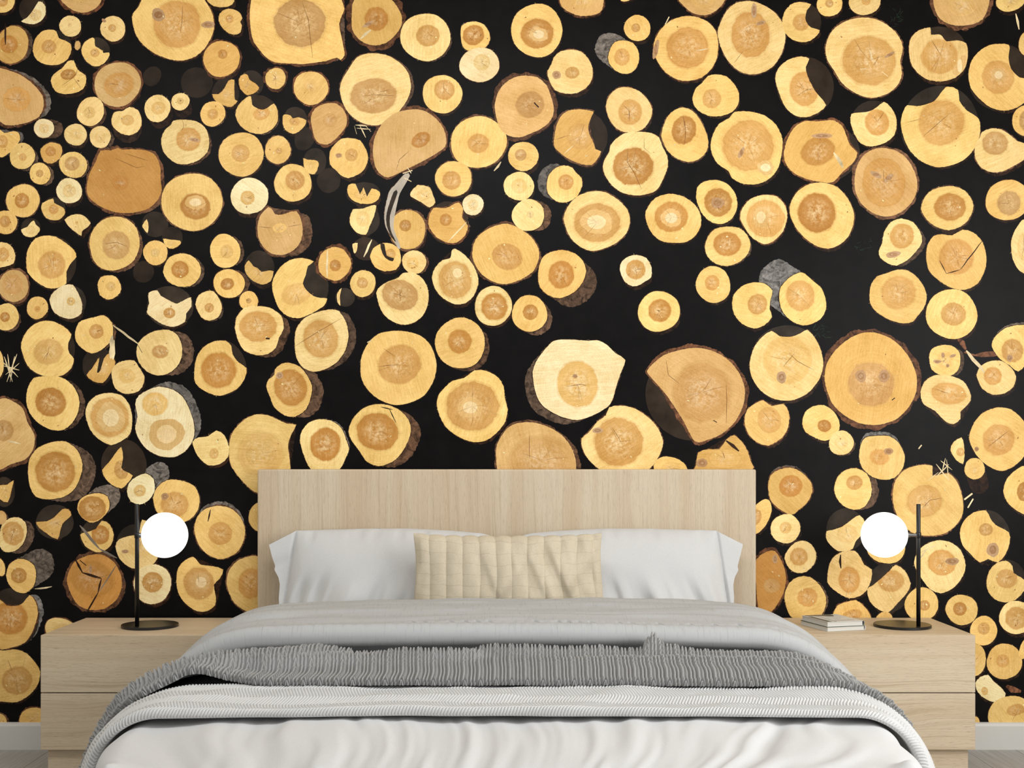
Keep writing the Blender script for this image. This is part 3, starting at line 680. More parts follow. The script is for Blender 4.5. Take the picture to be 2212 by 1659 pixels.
Y P 785 620 800 520 840 460 950 445 1050 450 1130 510 1180 620 1160 730 1090 810 990 825 900 800 810 720;h o 960 630 82 66;b -5 -45;n 1040 580 40 30
P P 1315 70 1350 -20 1430 -75 1560 -75 1680 -30 1740 60 1750 140 1690 210 1660 240 1660 300 1600 345 1530 320 1440 230 1340 170;h o 1560 80 150 90
Y P 1735 470 1770 350 1850 250 1980 200 2100 220 2200 310 2260 450 2211 620 2120 710 2010 750 1890 700 1790 600;h o 1990 480 137 132;n 1800 560 20 20;c 1900 540 2080 400;b -8 -14
P P 1575 570 1600 500 1670 460 1690 520 1695 620 1680 690 1620 650;h o 1660 585 35 35
Y 1783 730 88 92;b 40 130
O P 0 880 20 790 90 740 190 720 290 760 370 850 380 930 340 1020 260 1090 200 1130 100 1080 20 1000;h b 195 880 100 92;b -5 -35;k 10
Y P 570 900 600 800 670 740 760 725 850 770 890 860 890 960 830 1060 740 1085 650 1050 590 980;h o 745 850 70 60;b 70 10
Y P 1075 950 1100 830 1180 740 1300 700 1420 705 1420 790 1560 770 1640 860 1680 990 1680 1120 1620 1220 1520 1290 1380 1310 1240 1280 1140 1180 1090 1070;h o 1350 1010 152 137;k 10;c 1330 1070 1400 1000 1500 985
w 1450 690 1560 830 10;w 1530 640 1500 760 10;w 1490 660 1590 740 10;w 1440 810 1560 690 10;w 1380 830 1470 760 8;w 1540 650 1560 830 8
w 1300 560 1330 520 30;w 1690 1000 1760 940 40;w 1720 1060 1770 990 34
Y P 2030 920 2060 820 2140 740 2240 700 2350 800 2350 1050 2240 1130 2130 1080 2060 1010;h b 2210 930 60 80
P 150 1248 130 125;h y 150 1240 50 50
P P 505 1270 550 1260 640 1230 720 1170 790 1130 840 1200 830 1280 760 1350 730 1420 680 1440 600 1440 530 1380 500 1330;d 670 1260 172 185
Y 1015 1400 170 150
Y P 1655 1280 1690 1180 1770 1110 1880 1090 1920 1160 1970 1220 2080 1280 2085 1370 2050 1470 1980 1540 1900 1510 1830 1540 1760 1480 1680 1390;h o 1880 1255 60 54;n 1940 1430 50 64;d 1880 1310 210 220
P P 140 1500 170 1430 230 1370 300 1350 370 1380 415 1460 400 1550 330 1620 250 1630 180 1590;h o 265 1490 76 76;b 15 5
P P 510 1680 530 1550 580 1480 660 1440 750 1440 800 1500 830 1560 895 1600 890 1690 850 1780 790 1830 700 1850 600 1800 530 1740;h o 700 1690 92 112;z 625 1470 625 1590 22;c 690 1760 670 1840
Y -80 1150 85 170;h o -110 1150 50 70
@1659 1200
P P 855 290 900 260 960 210 1050 130 1100 80 1180 130 1230 240 1200 320 1110 420 1040 490 960 470 880 400;h o 1060 220 112 92;d 1040 275 190 215
P P 1260 70 1290 -30 1350 -90 1450 -130 1560 -120 1660 -50 1705 80 1680 180 1600 280 1490 325 1400 290 1320 190;h o 1500 60 120 110;w 1340 -60 1420 -120 12;w 1360 -40 1300 40 12;w 1300 -20 1470 -100 10;n 1590 50 60 30
B P -110 150 -100 30 -20 -30 60 -40 130 80 155 200 130 330 60 450 0 500 -80 480;h t 30 260 70 60;n 60 30 20 40;k 26
Y P 140 360 180 240 260 185 360 185 450 260 500 360 490 460 420 560 300 570 190 520;h o 340 360 85 80;b 28 0
Y P 560 510 600 430 680 400 760 385 830 440 880 510 880 600 560 600;h o 720 520 90 50;k 8
Y 1000 550 75 62
Y 1325 420 145 145;h o 1350 430 45 45
Y 1672 468 138 132 20;h b 1655 460 58 58
Y 1860 650 115 130;h o 1862 630 52 52
Y P 1885 230 1910 130 1980 60 2060 45 2110 90 2120 150 2211 210 2211 300 2140 380 2050 405 1960 380 1900 310;h o 2060 200 90 80;d 2060 220 170 185;r 2030 330 2080 380 18
P 2145 535 150 145;h o 2145 540 97 97
Y 2040 915 155 152;h o 2025 910 56 56
Y 1790 900 90 140
W P 1790 1100 1830 1050 1900 1030 1940 1080 2000 1130 2050 1190 2030 1240 1970 1270 1880 1240 1810 1180;h y 1870 1170 28 35
Y 2100 1390 200 180;h o 2140 1370 80 70
Y 2230 790 50 110
Y 1790 1430 35 40
r 2060 1120 2180 1190 60
@0 1200
Y P 55 170 80 80 150 30 230 35 300 90 315 180 290 270 220 325 140 310 80 250;h b 165 172 68 66;b 160 -95;w 300 290 450 268 14
B P 580 200 640 60 760 0 880 -10 990 60 1050 180 1050 290 1000 390 900 460 780 470 680 430 610 320;h b 800 200 190 150;k 32;b 45 25;z 650 30 720 150 20;z 720 150 880 200 22;z 880 200 850 320 18;z 850 320 750 490 14;z 690 40 750 85 20;n 785 120 14 40;a 1010 80 860 310 10
W P 1155 260 1180 150 1250 90 1350 75 1440 120 1480 200 1470 300 1410 390 1300 420 1210 380;h o 1320 230 88 88;k 8
Y P 1525 230 1540 110 1600 40 1670 10 1710 50 1740 80 1830 90 1930 120 1900 200 1850 250 1865 350 1860 430 1790 480 1700 480 1600 410 1545 330;h o 1720 240 130 140;n 1740 230 80 80
Y P 1960 250 1980 130 2060 40 2200 0 2300 40 2380 200 2350 400 2250 490 2130 480 2020 400;h o 2170 240 110 130;k 14
O P -60 460 0 380 60 430 140 435 200 410 260 340 310 400 330 500 290 640 220 750 100 795 -20 790;h b 90 540 150 140;b 60 -15;k 10;d 110 540 225 260
Y P -60 850 50 820 150 810 240 850 310 930 350 1000 330 1110 260 1200 150 1265 20 1260 -60 1230;h o 150 1080 130 120;c 70 900 110 1000;c 220 880 200 960
P 540 650 155 105;k 10
Y 290 1420 120 110;k 12
Y -10 1440 70 80;k 16
@553 700
Y P 90 540 110 480 160 440 165 390 220 345 290 335 380 370 440 440 485 540 470 650 430 740 340 800 250 790 160 720 130 650;h b 300 550 140 158;n 205 445 30 30;b 110 20
P P 380 1010 400 920 460 850 550 822 650 835 740 900 780 1000 805 1080 770 1170 720 1260 600 1300 480 1260 420 1150;h b 600 1040 132 142;b 20 -15
Y P 800 930 830 830 910 740 1020 695 1140 700 1250 750 1320 830 1340 920 1310 1020 1260 1110 1180 1190 1060 1228 960 1190 890 1090 830 1010;h b 1050 930 182 162;b 100 30;z 1080 715 1180 740 10;z 1150 730 1210 850 9
Y P 1562 690 1580 610 1640 540 1700 490 1800 465 1890 400 1990 405 2090 460 2140 540 2150 640 2175 740 2150 850 2080 940 1990 1005 1880 1020 1760 980 1650 900 1590 800;h o 1870 710 225 212;c 1880 580 1850 700 1840 820;n 1850 720 110 90;k 6
@1106 700
T P -140 1100 -110 1000 -40 900 50 855 180 850 320 890 430 960 510 1060 550 1180 540 1300 400 1400 100 1420 -100 1350;h t 260 1180 285 205;k 18;b 60 10;c 150 960 150 1160
P P 600 990 660 940 700 890 740 840 810 790 840 720 940 705 1060 730 1180 810 1260 900 1305 1020 1270 1140 1200 1240 1080 1330 900 1320 760 1260 660 1170 610 1080;h o 920 1020 210 207;k 8;n 740 920 48 24;c 860 890 920 980 950 1040;c 920 980 990 920
Y 1370 1250 150 100;k 6
O P 1590 1220 1610 1110 1700 1080 1790 1080 1850 1000 1920 960 2010 1050 2060 1180 2060 1280 1600 1280;n 1640 1200 48 38;k 8;z 1850 1010 1960 1100 30
'''
ox = oy = 0.0
for line in MURAL_DATA.strip().splitlines():
    if line.startswith('@'): ox, oy = (float(v) for v in line[1:].split())
    else: one_log(line, ox, oy)
# the print runs on past the frame: more logs left, right and above
placed = []
for _ in range(2600):
    r = rng.uniform(22, 74)
    x = rng.choice([rng.uniform(-520, -34), rng.uniform(2300, 2720), rng.uniform(-500, 2700)])
    y = rng.uniform(-150, 1540)
    if -34 - r < x < 2285 + r and y > -44 - r: continue
    if y > -60 - r and -70 < x < 2320: continue
    if any((x - a) ** 2 + (y - b) ** 2 < (r + q + 3) ** 2 for a, b, q in placed): continue
    placed.append((x, y, r))
    one_log('%s %.0f %.0f %.0f %.0f;h %s %.0f %.0f %.0f %.0f;b %d %d' % (rng.choice('YYYPPOT'), x * 4, y * 4, r * 4, r * 4 * rng.uniform(0.9, 1.05),
            rng.choice('ooby'), x * 4 + r * rng.uniform(-.6, .6), y * 4 + r * rng.uniform(-.6, .6), r * 1.7, r * 1.7, rng.uniform(5, 40), rng.uniform(0, 30)), 0, 0)

def mural_mesh():
    V, F, tint, heart, prm, huv = [], [], [], [], [], []
    def add(w, y, c, h, typ, uv, seed):
        n = len(V); V.extend((x, y, z) for x, z in w); F.append(list(range(n, n + len(w))))
        tint.extend([lin(c)] * len(w)); heart.extend([lin(h)] * len(w))
        prm.extend([(typ, seed, 0.0)] * len(w)); huv.extend((u, v, 0.0) for u, v in uv)
    base = [(MX0, MZ0), (MX1, MZ0), (MX1, MZ1), (MX0, MZ1)]
    add(base, -0.0006, (11, 9, 9), (11, 9, 9), 0.15, [(9, 9)] * 4, 0.5)
    y = -0.0007
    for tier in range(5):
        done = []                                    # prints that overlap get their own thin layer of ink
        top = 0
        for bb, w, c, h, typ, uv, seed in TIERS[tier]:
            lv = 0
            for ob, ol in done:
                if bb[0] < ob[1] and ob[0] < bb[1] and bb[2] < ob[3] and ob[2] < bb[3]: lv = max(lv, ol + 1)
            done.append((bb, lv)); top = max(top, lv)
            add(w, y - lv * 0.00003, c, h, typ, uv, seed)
        y -= (top + 1) * 0.00003
    me = bpy.data.meshes.new('wall_mural')
    me.from_pydata(V, [], F); 
    for nm, typ, key, dat in (('tint', 'FLOAT_COLOR', 'color', tint), ('heart', 'FLOAT_COLOR', 'color', heart), ('prm', 'FLOAT_VECTOR', 'vector', prm), ('huv', 'FLOAT_VECTOR', 'vector', huv)):
        a = me.attributes.new(nm, typ, 'POINT'); a.data.foreach_set(key, np.array(dat, np.float32).reshape(-1))
    me.update()
    return me

def mural_mat():
    m = Mat('photo_wallpaper', 0.42, 0.10)
    tint, heart = m.attr('tint'), m.attr('heart')
    pr = m.xyz(m.attr('prm', 'Vector')); typ, seed = pr[0], pr[1]
    uv = m.attr('huv', 'Vector'); P = m.obj()
    off = m.math('MULTIPLY', seed, 37.0)
    Ps = m.vmath('ADD', P, m.comb(off, 0.0, off))
    uvs = m.vmath('ADD', uv, m.comb(off, off, 0.0))
    r0 = m.vmath('LENGTH', uv)
    edge = m.math('SUBTRACT', m.noise(uvs, 2.6, 3.0, 0.6), 0.5)
    r = m.math('ADD', r0, m.math('MULTIPLY', edge, 0.24))
    hm = m.remap(r, 0.97, 1.03, 1.0, 0.0, True)
    # sapwood: soft mottling, faint growth rings, saw marks
    mott = m.noise(Ps, 9.0, 4.0, 0.6)
    ang = m.math('MULTIPLY', seed, 12.0)
    s = m.xyz(P)
    ca, sa = m.math('COSINE', ang), m.math('SINE', ang)
    q1 = m.math('ADD', m.math('MULTIPLY', s[0], ca), m.math('MULTIPLY', s[2], sa))
    q2 = m.math('SUBTRACT', m.math('MULTIPLY', s[2], ca), m.math('MULTIPLY', s[0], sa))
    saw = m.noise(m.comb(m.math('MULTIPLY', q1, 210.0), m.math('MULTIPLY', q2, 16.0), off), 1.0, 3.0, 0.6)
    wob = m.noise(uvs, 1.3, 2.0)
    rr = m.math('ADD', r0, m.math('MULTIPLY', wob, 0.30))
    rn = m.noise(m.comb(m.math('MULTIPLY', rr, 24.0), off, 0.0), 1.0, 4.0, 0.8)
    ring = m.math('MULTIPLY', m.math('SUBTRACT', rn, 0.5), 2.0)
    speck = m.noise(Ps, 240.0, 2.0, 0.7)
    # heartwood: a darker outer band, paler and speckled towards the pith
    pale = m.math('MULTIPLY', m.remap(r0, 0.15, 0.95, 1.0, 0.0, True), m.remap(m.noise(Ps, 60.0, 3.0, 0.65), 0.4, 0.62))
    hc = m.mix(m.math('MULTIPLY', pale, 0.62), heart, m.mix(0.35, tint, (0.96, 0.86, 0.66, 1)))
    wood = m.mix(hm, tint, hc)
    band = m.math('MULTIPLY', m.remap(r, 0.98, 1.03, 0.0, 1.0, True), m.remap(r, 1.03, 1.10, 1.0, 0.0, True))
    wood = m.mix(m.math('MULTIPLY', band, 0.25), wood, m.scale_col(heart, 0.8))
    f = m.math('ADD', m.remap(mott, 0.25, 0.75, 0.80, 1.18), m.math('MULTIPLY', ring, 0.26))
    f = m.math('ADD', f, m.remap(saw, 0.3, 0.7, -0.10, 0.10))
    f = m.math('ADD', f, m.remap(speck, 0.25, 0.75, -0.10, 0.10))
    dark = m.remap(m.noise(Ps, 34.0, 4.0, 0.7), 0.66, 0.74, 0.0, 0.35)
    fv = m.comb(m.math('POWER', f, 0.7), f, m.math('POWER', f, 1.7))
    # fine rays from the pith
    u = m.xyz(uv)
    an = m.math('ARCTAN2', u[1], u[0])
    ray = m.noise(m.comb(m.math('MULTIPLY', an, 7.0), m.math('MULTIPLY', r0, 0.6), off), 1.0, 4.0, 0.75)
    rayf = m.math('MULTIPLY', m.remap(ray, 0.60, 0.72, 0.0, 0.30), m.remap(r0, 0.25, 2.2, 1.0, 0.1))
    wood = m.mix(m.math('MAXIMUM', dark, rayf), m.vmath('MULTIPLY', wood, fv), m.scale_col(heart, 0.66))
    # bark and the dark gaps between the logs
    bn = m.noise(Ps, 38.0, 4.0, 0.66, 1.2)
    bark = m.scale_col(tint, m.remap(bn, 0.34, 0.72, 0.2, 1.6))
    soft = m.scale_col(tint, m.remap(m.noise(P, 14.0, 4.0), 0.3, 0.7, 0.55, 1.4))
    isflat = m.remap(typ, 0.05, 0.1, 0.0, 1.0)
    low = m.mix(isflat, bark, soft)
    iswood = m.remap(typ, 0.45, 0.55, 0.0, 1.0)
    m.color(m.mix(iswood, low, wood))
    return m.m
mural = link('wall_mural', mural_mesh(), mural_mat())
tag(mural, 'photographic wallpaper print of stacked sawn log ends covering the wall behind the bed', 'wallpaper')

# ------------------------------------------------------------------ materials of the furniture
M_oak_v = oak('oak_upright_grain', 'Z', (212, 197, 172), (186, 164, 135), (204, 184, 156), 1.7)
M_oak_h = oak('oak_level_grain', 'X', (209, 192, 165), (174, 149, 118), (201, 180, 151), 4.3, 0.05)
M_gap = plain('shadow_gap', (52, 44, 36), 0.8, 0.1)
M_black = plain('black_powder_coat', (17, 17, 18), 0.34, 0.5, n_amt=0.03)
M_metal = plain('brushed_metal', (150, 150, 150), 0.3, 0.5, 1.0)
M_mattress = plain('mattress_ticking', (225, 224, 220), 0.9, 0.2)

# ------------------------------------------------------------------ bed
bed = empty('bed', (0, 0, 0))
tag(bed, 'double bed with a flat pale oak headboard against the log mural', 'bed')
def headboard():
    bm = bmesh.new(); box_bm(bm, -0.926, 0.918, -0.072, -0.019, 0.0, 1.0505, 0.006, 3)
    return bm_obj('headboard', bm, M_oak_v, bed)
headboard()
for sx in (-1, 1):
    box('side_rail', sx * 0.82 - 0.02, sx * 0.82 + 0.02, -2.02, -0.074, 0.07, 0.24, M_oak_h, bed, 0.003)
box('end_rail', -0.80, 0.80, -2.02, -1.985, 0.07, 0.24, M_oak_h, bed, 0.003)
box('slat_base', -0.80, 0.80, -1.98, -0.08, 0.17, 0.20, M_oak_h, bed, 0.002)
for sx in (-0.77, 0.77):
    for y in (-1.93, -0.14):
        box('leg', sx - 0.03, sx + 0.03, y - 0.03, y + 0.03, 0.0, 0.169, M_oak_v, bed, 0.003)
bm = bmesh.new(); box_bm(bm, -0.79, 0.79, -1.975, -0.09, 0.202, 0.405, 0.05, 4)
bm_obj('mattress', bm, M_mattress, bed, True)

# ------------------------------------------------------------------ nightstands
def nightstand(x0, x1, label):
    t = empty('nightstand', ((x0 + x1) / 2, -0.235, 0.0)); w = (x1 - x0) / 2
    tag(t, label, 'nightstand')
    yb, yf = 0.217, -0.217          # back and front, local
    box('cabinet_body', -w, w, yf + 0.021, yb, 0.108, 0.4947, M_oak_h, t, 0.0015, 1)
    box('shadow_gap', -w + 0.004, w - 0.004, yf + 0.012, yf + 0.0205, 0.112, 0.4905, M_gap, t)
    for nm, z0, z1 in (('drawer', 0.3010, 0.4947), ('drawer', 0.1070, 0.2978)):
        box(nm, -w, w, yf, yf + 0.018, z0, z1, M_oak_h, t, 0.0012, 1)
    box('plinth', -w + 0.016, w - 0.016, yf + 0.022, yb - 0.002, 0.0, 0.1075, M_oak_h, t, 0.001, 1)
    return t
nightstand(-1.578, -1.021, 'pale oak two-drawer nightstand left of the bed, carrying only a lamp')
nightstand(1.021, 1.579, 'pale oak two-drawer nightstand right of the bed, carrying books and a lamp')

# ------------------------------------------------------------------ lamps
def glow():
    m = Mat('opal_glass', 0.25, 0.5)
    m.color((0.95, 0.95, 0.94, 1))
    m.b.inputs['Emission Color'].default_value = (1, 0.995, 0.98, 1)
    m.b.inputs['Emission Strength'].default_value = 1.15
    return m.m
M_glow = glow()
def lamp(base, pole, globe, label):
    NZ = 0.4947
    t = empty('table_lamp', (base[0], base[1], NZ)); tag(t, label, 'lamp')
    lathe('base', [(0, 0.0006), (0.0955, 0.0006), (0.0985, 0.0016), (0.0985, 0.0088), (0.0972, 0.0102), (0, 0.0102)], M_black, t, 128, smooth=False)
    dx, dy = pole[0] - base[0], pole[1] - base[1]
    lathe('pole', [(0, 0.0103), (0.0072, 0.0103), (0.0072, 0.436), (0.0062, 0.4372), (0, 0.4372)], M_black, t, 32, (dx, dy, 0))
    g = Vector((globe[0] - base[0], globe[1] - base[1], globe[2] - NZ)); R = 0.0800
    prof = [(R * math.sin(a), -R * math.cos(a)) for a in np.linspace(0, PI, 49)]
    prof[0] = (0, -R); prof[-1] = (0, R)
    lathe('globe_shade', prof, M_glow, t, 96, g)
    s = 1 if g.x > dx else -1
    z = g.z + 0.001
    # clamp on the pole and the short arm to the globe
    lathe('clamp', [(0, -0.0105), (0.0075, -0.0105), (0.0092, -0.008), (0.0092, 0.008), (0.0075, 0.0105), (0, 0.0105)], M_black, t, 32, (dx, dy, z))
    a, b = Vector((dx, dy, z)), g
    d = (b - a); L = d.length - R + 0.004; d.normalize()
    bm = bmesh.new()
    rings = []
    q = d.to_track_quat('Z', 'Y')
    for r, h in ((0.0, 0.006), (0.0062, 0.006), (0.0062, L - 0.012), (0.0085, L - 0.011), (0.0085, L - 0.004), (0.0, L - 0.004)):
        rings.append([bm.verts.new(a + q @ Vector((max(r, 1e-5) * math.cos(2 * PI * k / 24), max(r, 1e-5) * math.sin(2 * PI * k / 24), h))) for k in range(24)])
    for u, v in zip(rings, rings[1:]):
        for k in range(24): bm.faces.new((u[k], u[(k + 1) % 24], v[(k + 1) % 24], v[k]))
    bm_obj('arm', bm, M_metal, t, False)['label'] = 'short grey metal arm'
    return t
def P3(x, y, D): return px(x, y, D)
lamp((px(324, 0, 4.22)[0], 4.22 + CAM_Y), (px(296, 0, 4.165)[0], 4.165 + CAM_Y), P3(356, 1156, 4.19), 'black table lamp on the left nightstand, its glowing globe right of the pole')
lamp((px(1949, 0, 4.22)[0], 4.22 + CAM_Y), (px(1984, 0, 4.165)[0], 4.165 + CAM_Y), P3(1910, 1155.5, 4.19), 'black table lamp on the right nightstand, its glowing globe left of the pole')

# ------------------------------------------------------------------ books
M_page = Mat('page_edges', 0.8, 0.2)
_s = M_page.xyz(M_page.obj())
M_page.color(M_page.scale_col(lin((214, 212, 205))[:3], M_page.remap(M_page.noise(M_page.comb(M_page.math('MULTIPLY', _s[0], 3.0), M_page.math('MULTIPLY', _s[1], 3.0), M_page.math('MULTIPLY', _s[2], 2600.0)), 1.0, 2.0), 0.3, 0.7, 0.86, 1.08)))
M_cover_top = plain('pale_grey_cover', (205, 206, 203), 0.4, 0.4)
M_cover_low = plain('white_cover', (222, 222, 216), 0.4, 0.4)
M_cover_green = plain('dark_green_cover', (58, 74, 46), 0.4, 0.4, n_scale=160, n_amt=0.6)
M_ink = plain('grey_ink', (92, 90, 82), 0.5, 0.3)
M_ink2 = plain('light_grey_ink', (140, 139, 134), 0.5, 0.3)
M_edge = plain('blue_grey_cover_edge', (96, 110, 116), 0.4, 0.4)
def book(loc, rz, w, d, h, label, mat_up, mat_low, spine_mat, prints):
    t = empty('book', loc, rz); tag(t, label, 'book', 'books stacked on the right nightstand')
    c = 0.0013
    box('page_block', 0.002, w - 0.003, 0.002, d - 0.002, c, h - c, M_page.m, t)
    box('cover', 0.0, w, 0.0, d, h - c + 0.00005, h, mat_up, t, 0.0003, 1)
    box('cover', 0.0, w, 0.0, d, 0.0, c - 0.00005, mat_low, t, 0.0003, 1)
    bm = bmesh.new()                       # rounded spine along the right side
    n = 8
    A, B = [], []
    for k in range(n + 1):
        a = -PI / 2 + PI * k / n
        x, z = w + 0.0032 * math.cos(a), h / 2 + h / 2 * math.sin(a)
        A.append(bm.verts.new((x, 0.0, z))); B.append(bm.verts.new((x, d, z)))
    for k in range(n + 1):
        a = PI / 2 - PI * k / n
        x, z = w - 0.0008 + 0.0026 * math.cos(a), h / 2 + (h / 2 - c) * math.sin(a)
        A.append(bm.verts.new((x, 0.0, z))); B.append(bm.verts.new((x, d, z)))
    m = len(A)
    for k in range(m): bm.faces.new((A[k], A[(k + 1) % m], B[(k + 1) % m], B[k]))
    bm.faces.new(A); bm.faces.new(B[::-1])
    bm_obj('spine', bm, spine_mat, t)
    if prints:
        for mat, quads in prints:
            bm = bmesh.new()
            for q in quads:
                vs = [bm.verts.new((u * w, v * d, h + 0.00012)) for u, v in q]; bm.faces.new(vs)
            me = bpy.data.meshes.new('cover_print'); bmesh.ops.recalc_face_normals(bm, faces=bm.faces); bm.to_mesh(me); bm.free()
            link('small_print' if len(quads) > 5 else 'cover_print', me, mat, t)
    return t
R_ = lambda u0, u1, v0, v1: [(u0, v0), (u1, v0), (u1, v1), (u0, v1)]
rb = random.Random(3)
txt = []
for v in (0.10, 0.145, 0.20):                 # lines of small print
    u = 0.36
    while u < 0.82:
        l = rb.uniform(0.018, 0.05); txt.append(R_(u, u + l, v, v + 0.022)); u += l + 0.018
txt += [R_(0.50, 0.62, 0.42, 0.44), R_(0.64, 0.69, 0.42, 0.44), R_(0.62, 0.70, 0.66, 0.675)]
dark = [R_(0.02, 0.15, 0.02, 0.80), R_(0.245, 0.285, 0.02, 0.10), R_(0.252, 0.268, 0.10, 0.86), R_(0.315, 0.325, 0.35, 0.80)]
patch = [[(0.05, 0.985), (0.05, 0.88), (0.2, 0.86), (0.42, 0.80), (0.60, 0.72), (0.74, 0.74), (0.80, 0.86), (0.80, 0.985)]]
ang = math.atan2(0.041, 0.144)
book((1.101, 4.099 + CAM_Y, 0.4952), ang, 0.147, 0.183, 0.0152, 'white book with a dark green cover, lowest of the two beside the lamp', M_cover_green, M_cover_low, M_cover_low, None)
book((1.1022, 4.1035 + CAM_Y, 0.5106), ang - 0.012, 0.1405, 0.178, 0.0165, 'pale grey book with dark printed bars, on top of the other book', M_cover_top, M_cover_low, M_edge,
     [(M_ink, [q]) for q in dark + patch] + [(M_ink2, txt)])

# ------------------------------------------------------------------ bedding
def cloth(name, c, weave=900.0, bump=0.25, var=0.05, rough=0.9):
    m = Mat(name, rough, 0.15)
    P = m.obj()
    f = m.remap(m.noise(P, 420.0, 2.0, 0.6), 0.3, 0.7, 1 - var, 1 + var)
    m.color(m.scale_col(lin(c)[:3], f))
    m.b.inputs['Sheen Weight'].default_value = 0.08
    m.bump(m.noise(P, weave, 2.0, 0.6), bump, 0.0006)
    return m.m
M_white = cloth('white_cotton', (206, 206, 206))
M_pillow = cloth('pillow_cotton', (206, 206, 205))
M_herring = cloth('white_chevron_weave', (205, 205, 204), 1400.0, 0.15)
M_knit = cloth('grey_wool', (154, 154, 153), 700.0, 0.5, 0.10)
def gray_cloth():
    m = Mat('grey_slub_linen', 0.9, 0.15)
    uv = m.attr('suv', 'Vector'); s = m.xyz(uv)
    slub = m.noise(m.comb(m.math('MULTIPLY', s[0], 230.0), m.math('MULTIPLY', s[1], 12.0), 0.0), 1.0, 3.0, 0.65)
    fine = m.noise(m.comb(m.math('MULTIPLY', s[0], 900.0), m.math('MULTIPLY', s[1], 60.0), 0.0), 1.0, 2.0, 0.6)
    f = m.math('ADD', m.remap(slub, 0.56, 0.70, 1.02, 0.82), m.remap(fine, 0.3, 0.7, 0.03, -0.03))
    m.color(m.scale_col(lin((180, 181, 181))[:3], f))
    m.bump(m.math('ADD', slub, m.math('MULTIPLY', fine, 0.3)), 0.22, 0.0012)
    return m.m
M_gray = gray_cloth()

def cross(a, a0, R, dome=0.0, hw=1.0, amax=1.25):
    """across-bed profile: signed arc length -> x, drop, outward normal (nx, nz)."""
    s = np.sign(a); t = np.abs(a)
    th = np.clip((t - a0) / R, 0, amax)
    rest = np.maximum(t - a0 - R * amax, 0)
    x = np.minimum(t, a0) + R * np.sin(th) + rest * np.cos(th)
    drop = R * (1 - np.cos(th)) + rest * np.sin(th) + dome * (np.minimum(t, a0) / a0) ** 2
    return s * x, drop, s * np.sin(th), np.cos(th)

def lerp(a, b, t): return a + (b - a) * t

def zduv(v): return np.interp(v, [0.3, 0.6, 1.0, 1.5, 2.1], [0.470, 0.474, 0.474, 0.464, 0.452])

# --- white duvet over the whole mattress, sides and foot hanging down
def duvet():
    na, nb = 420, 420
    a = np.linspace(-1.27, 1.27, na)[:, None]; b = np.linspace(0.40, 2.42, nb)[None, :]
    t = sstep(1.68, 2.02, np.minimum(b, 2.03))
    a0 = lerp(0.875, 0.822, t); Rr = lerp(0.085, 0.045, t)
    x, drop, nx, nz = cross(a + 0 * b, a0, Rr, 0.010, amax=1.42)
    # foot end rounding
    b0, Rb = 1.995, 0.05
    th = np.clip((b - b0) / Rb, 0, 1.45); rest = np.maximum(b - b0 - Rb * 1.45, 0)
    v = np.minimum(b, b0) + Rb * np.sin(th) + rest * np.cos(th); dv = Rb * (1 - np.cos(th)) + rest * np.sin(th)
    top = (np.cos(th) * nz)
    z = zduv(np.minimum(b, 2.0)) - np.maximum(drop, dv) - 0.25 * np.minimum(drop, dv)
    # soft folds: they fan out from the middle of the bed
    sd = np.tanh((a + 0.04) / 0.5)
    w1 = fbm(a * 2.2 + 3.3, b * 2.2, 5.0, 2) * 0.10
    p = a * 0.80 + b * 0.58 * sd + w1; q = b * 0.80 - a * 0.58 * sd
    rid = noise(p * 11.0 + 1.7, q * 2.4, 11.0) + 0.6 * noise(p * 20.0, q * 3.6, 12.0)
    big = noise(a * 2.3, b * 2.6, 14.0)
    amp = sstep(1.35, 1.75, b + 0 * a) * (0.0055 + 0.003 * sstep(0.15, 0.5, np.abs(a)))
    h = rid * amp + big * 0.006
    corner = np.exp(-((np.abs(a) - 0.838) / 0.035) ** 2 - ((b - 2.0) / 0.045) ** 2) * 0.018
    side = 0.012 * noise(b * 7 + 2, a * 1.4, 21.0) * (1 - nz)
    endw = 0.010 * noise(a * 8, b * 1.2, 22.0) * np.sin(th)
    X = x + nx * h + np.sign(a) * side
    Z = np.maximum(z + (h * top) + corner, 0.10 + 0.012 * noise(a * 5, b * 5, 3.0))
    Y = -(v + np.sin(th) * h + endw)
    o = grid('duvet', np.stack([X + 0 * b, Y + 0 * a, Z], axis=2)[:, ::-1], M_white)
    return tag(o, 'plump white cotton duvet spread over the foot of the bed', 'duvet')
duvet()

def slab_loop(v_back, v_front, thick, n_top, n_front, n_bot, r_front):
    """closed loop of (v, h) around a blanket's section: top from the back, round the front edge, bottom back again."""
    out = []
    rf = min(r_front, thick / 2)
    for v in np.linspace(v_back, v_front - rf, n_top): out.append((v, thick))
    for k in range(1, n_front):
        th = PI * k / n_front; out.append((v_front - rf + rf * math.sin(th), thick / 2 + thick / 2 * math.cos(th)))
    for v in np.linspace(v_front - rf, v_back, n_bot): out.append((v, 0.0))
    return np.array(out)

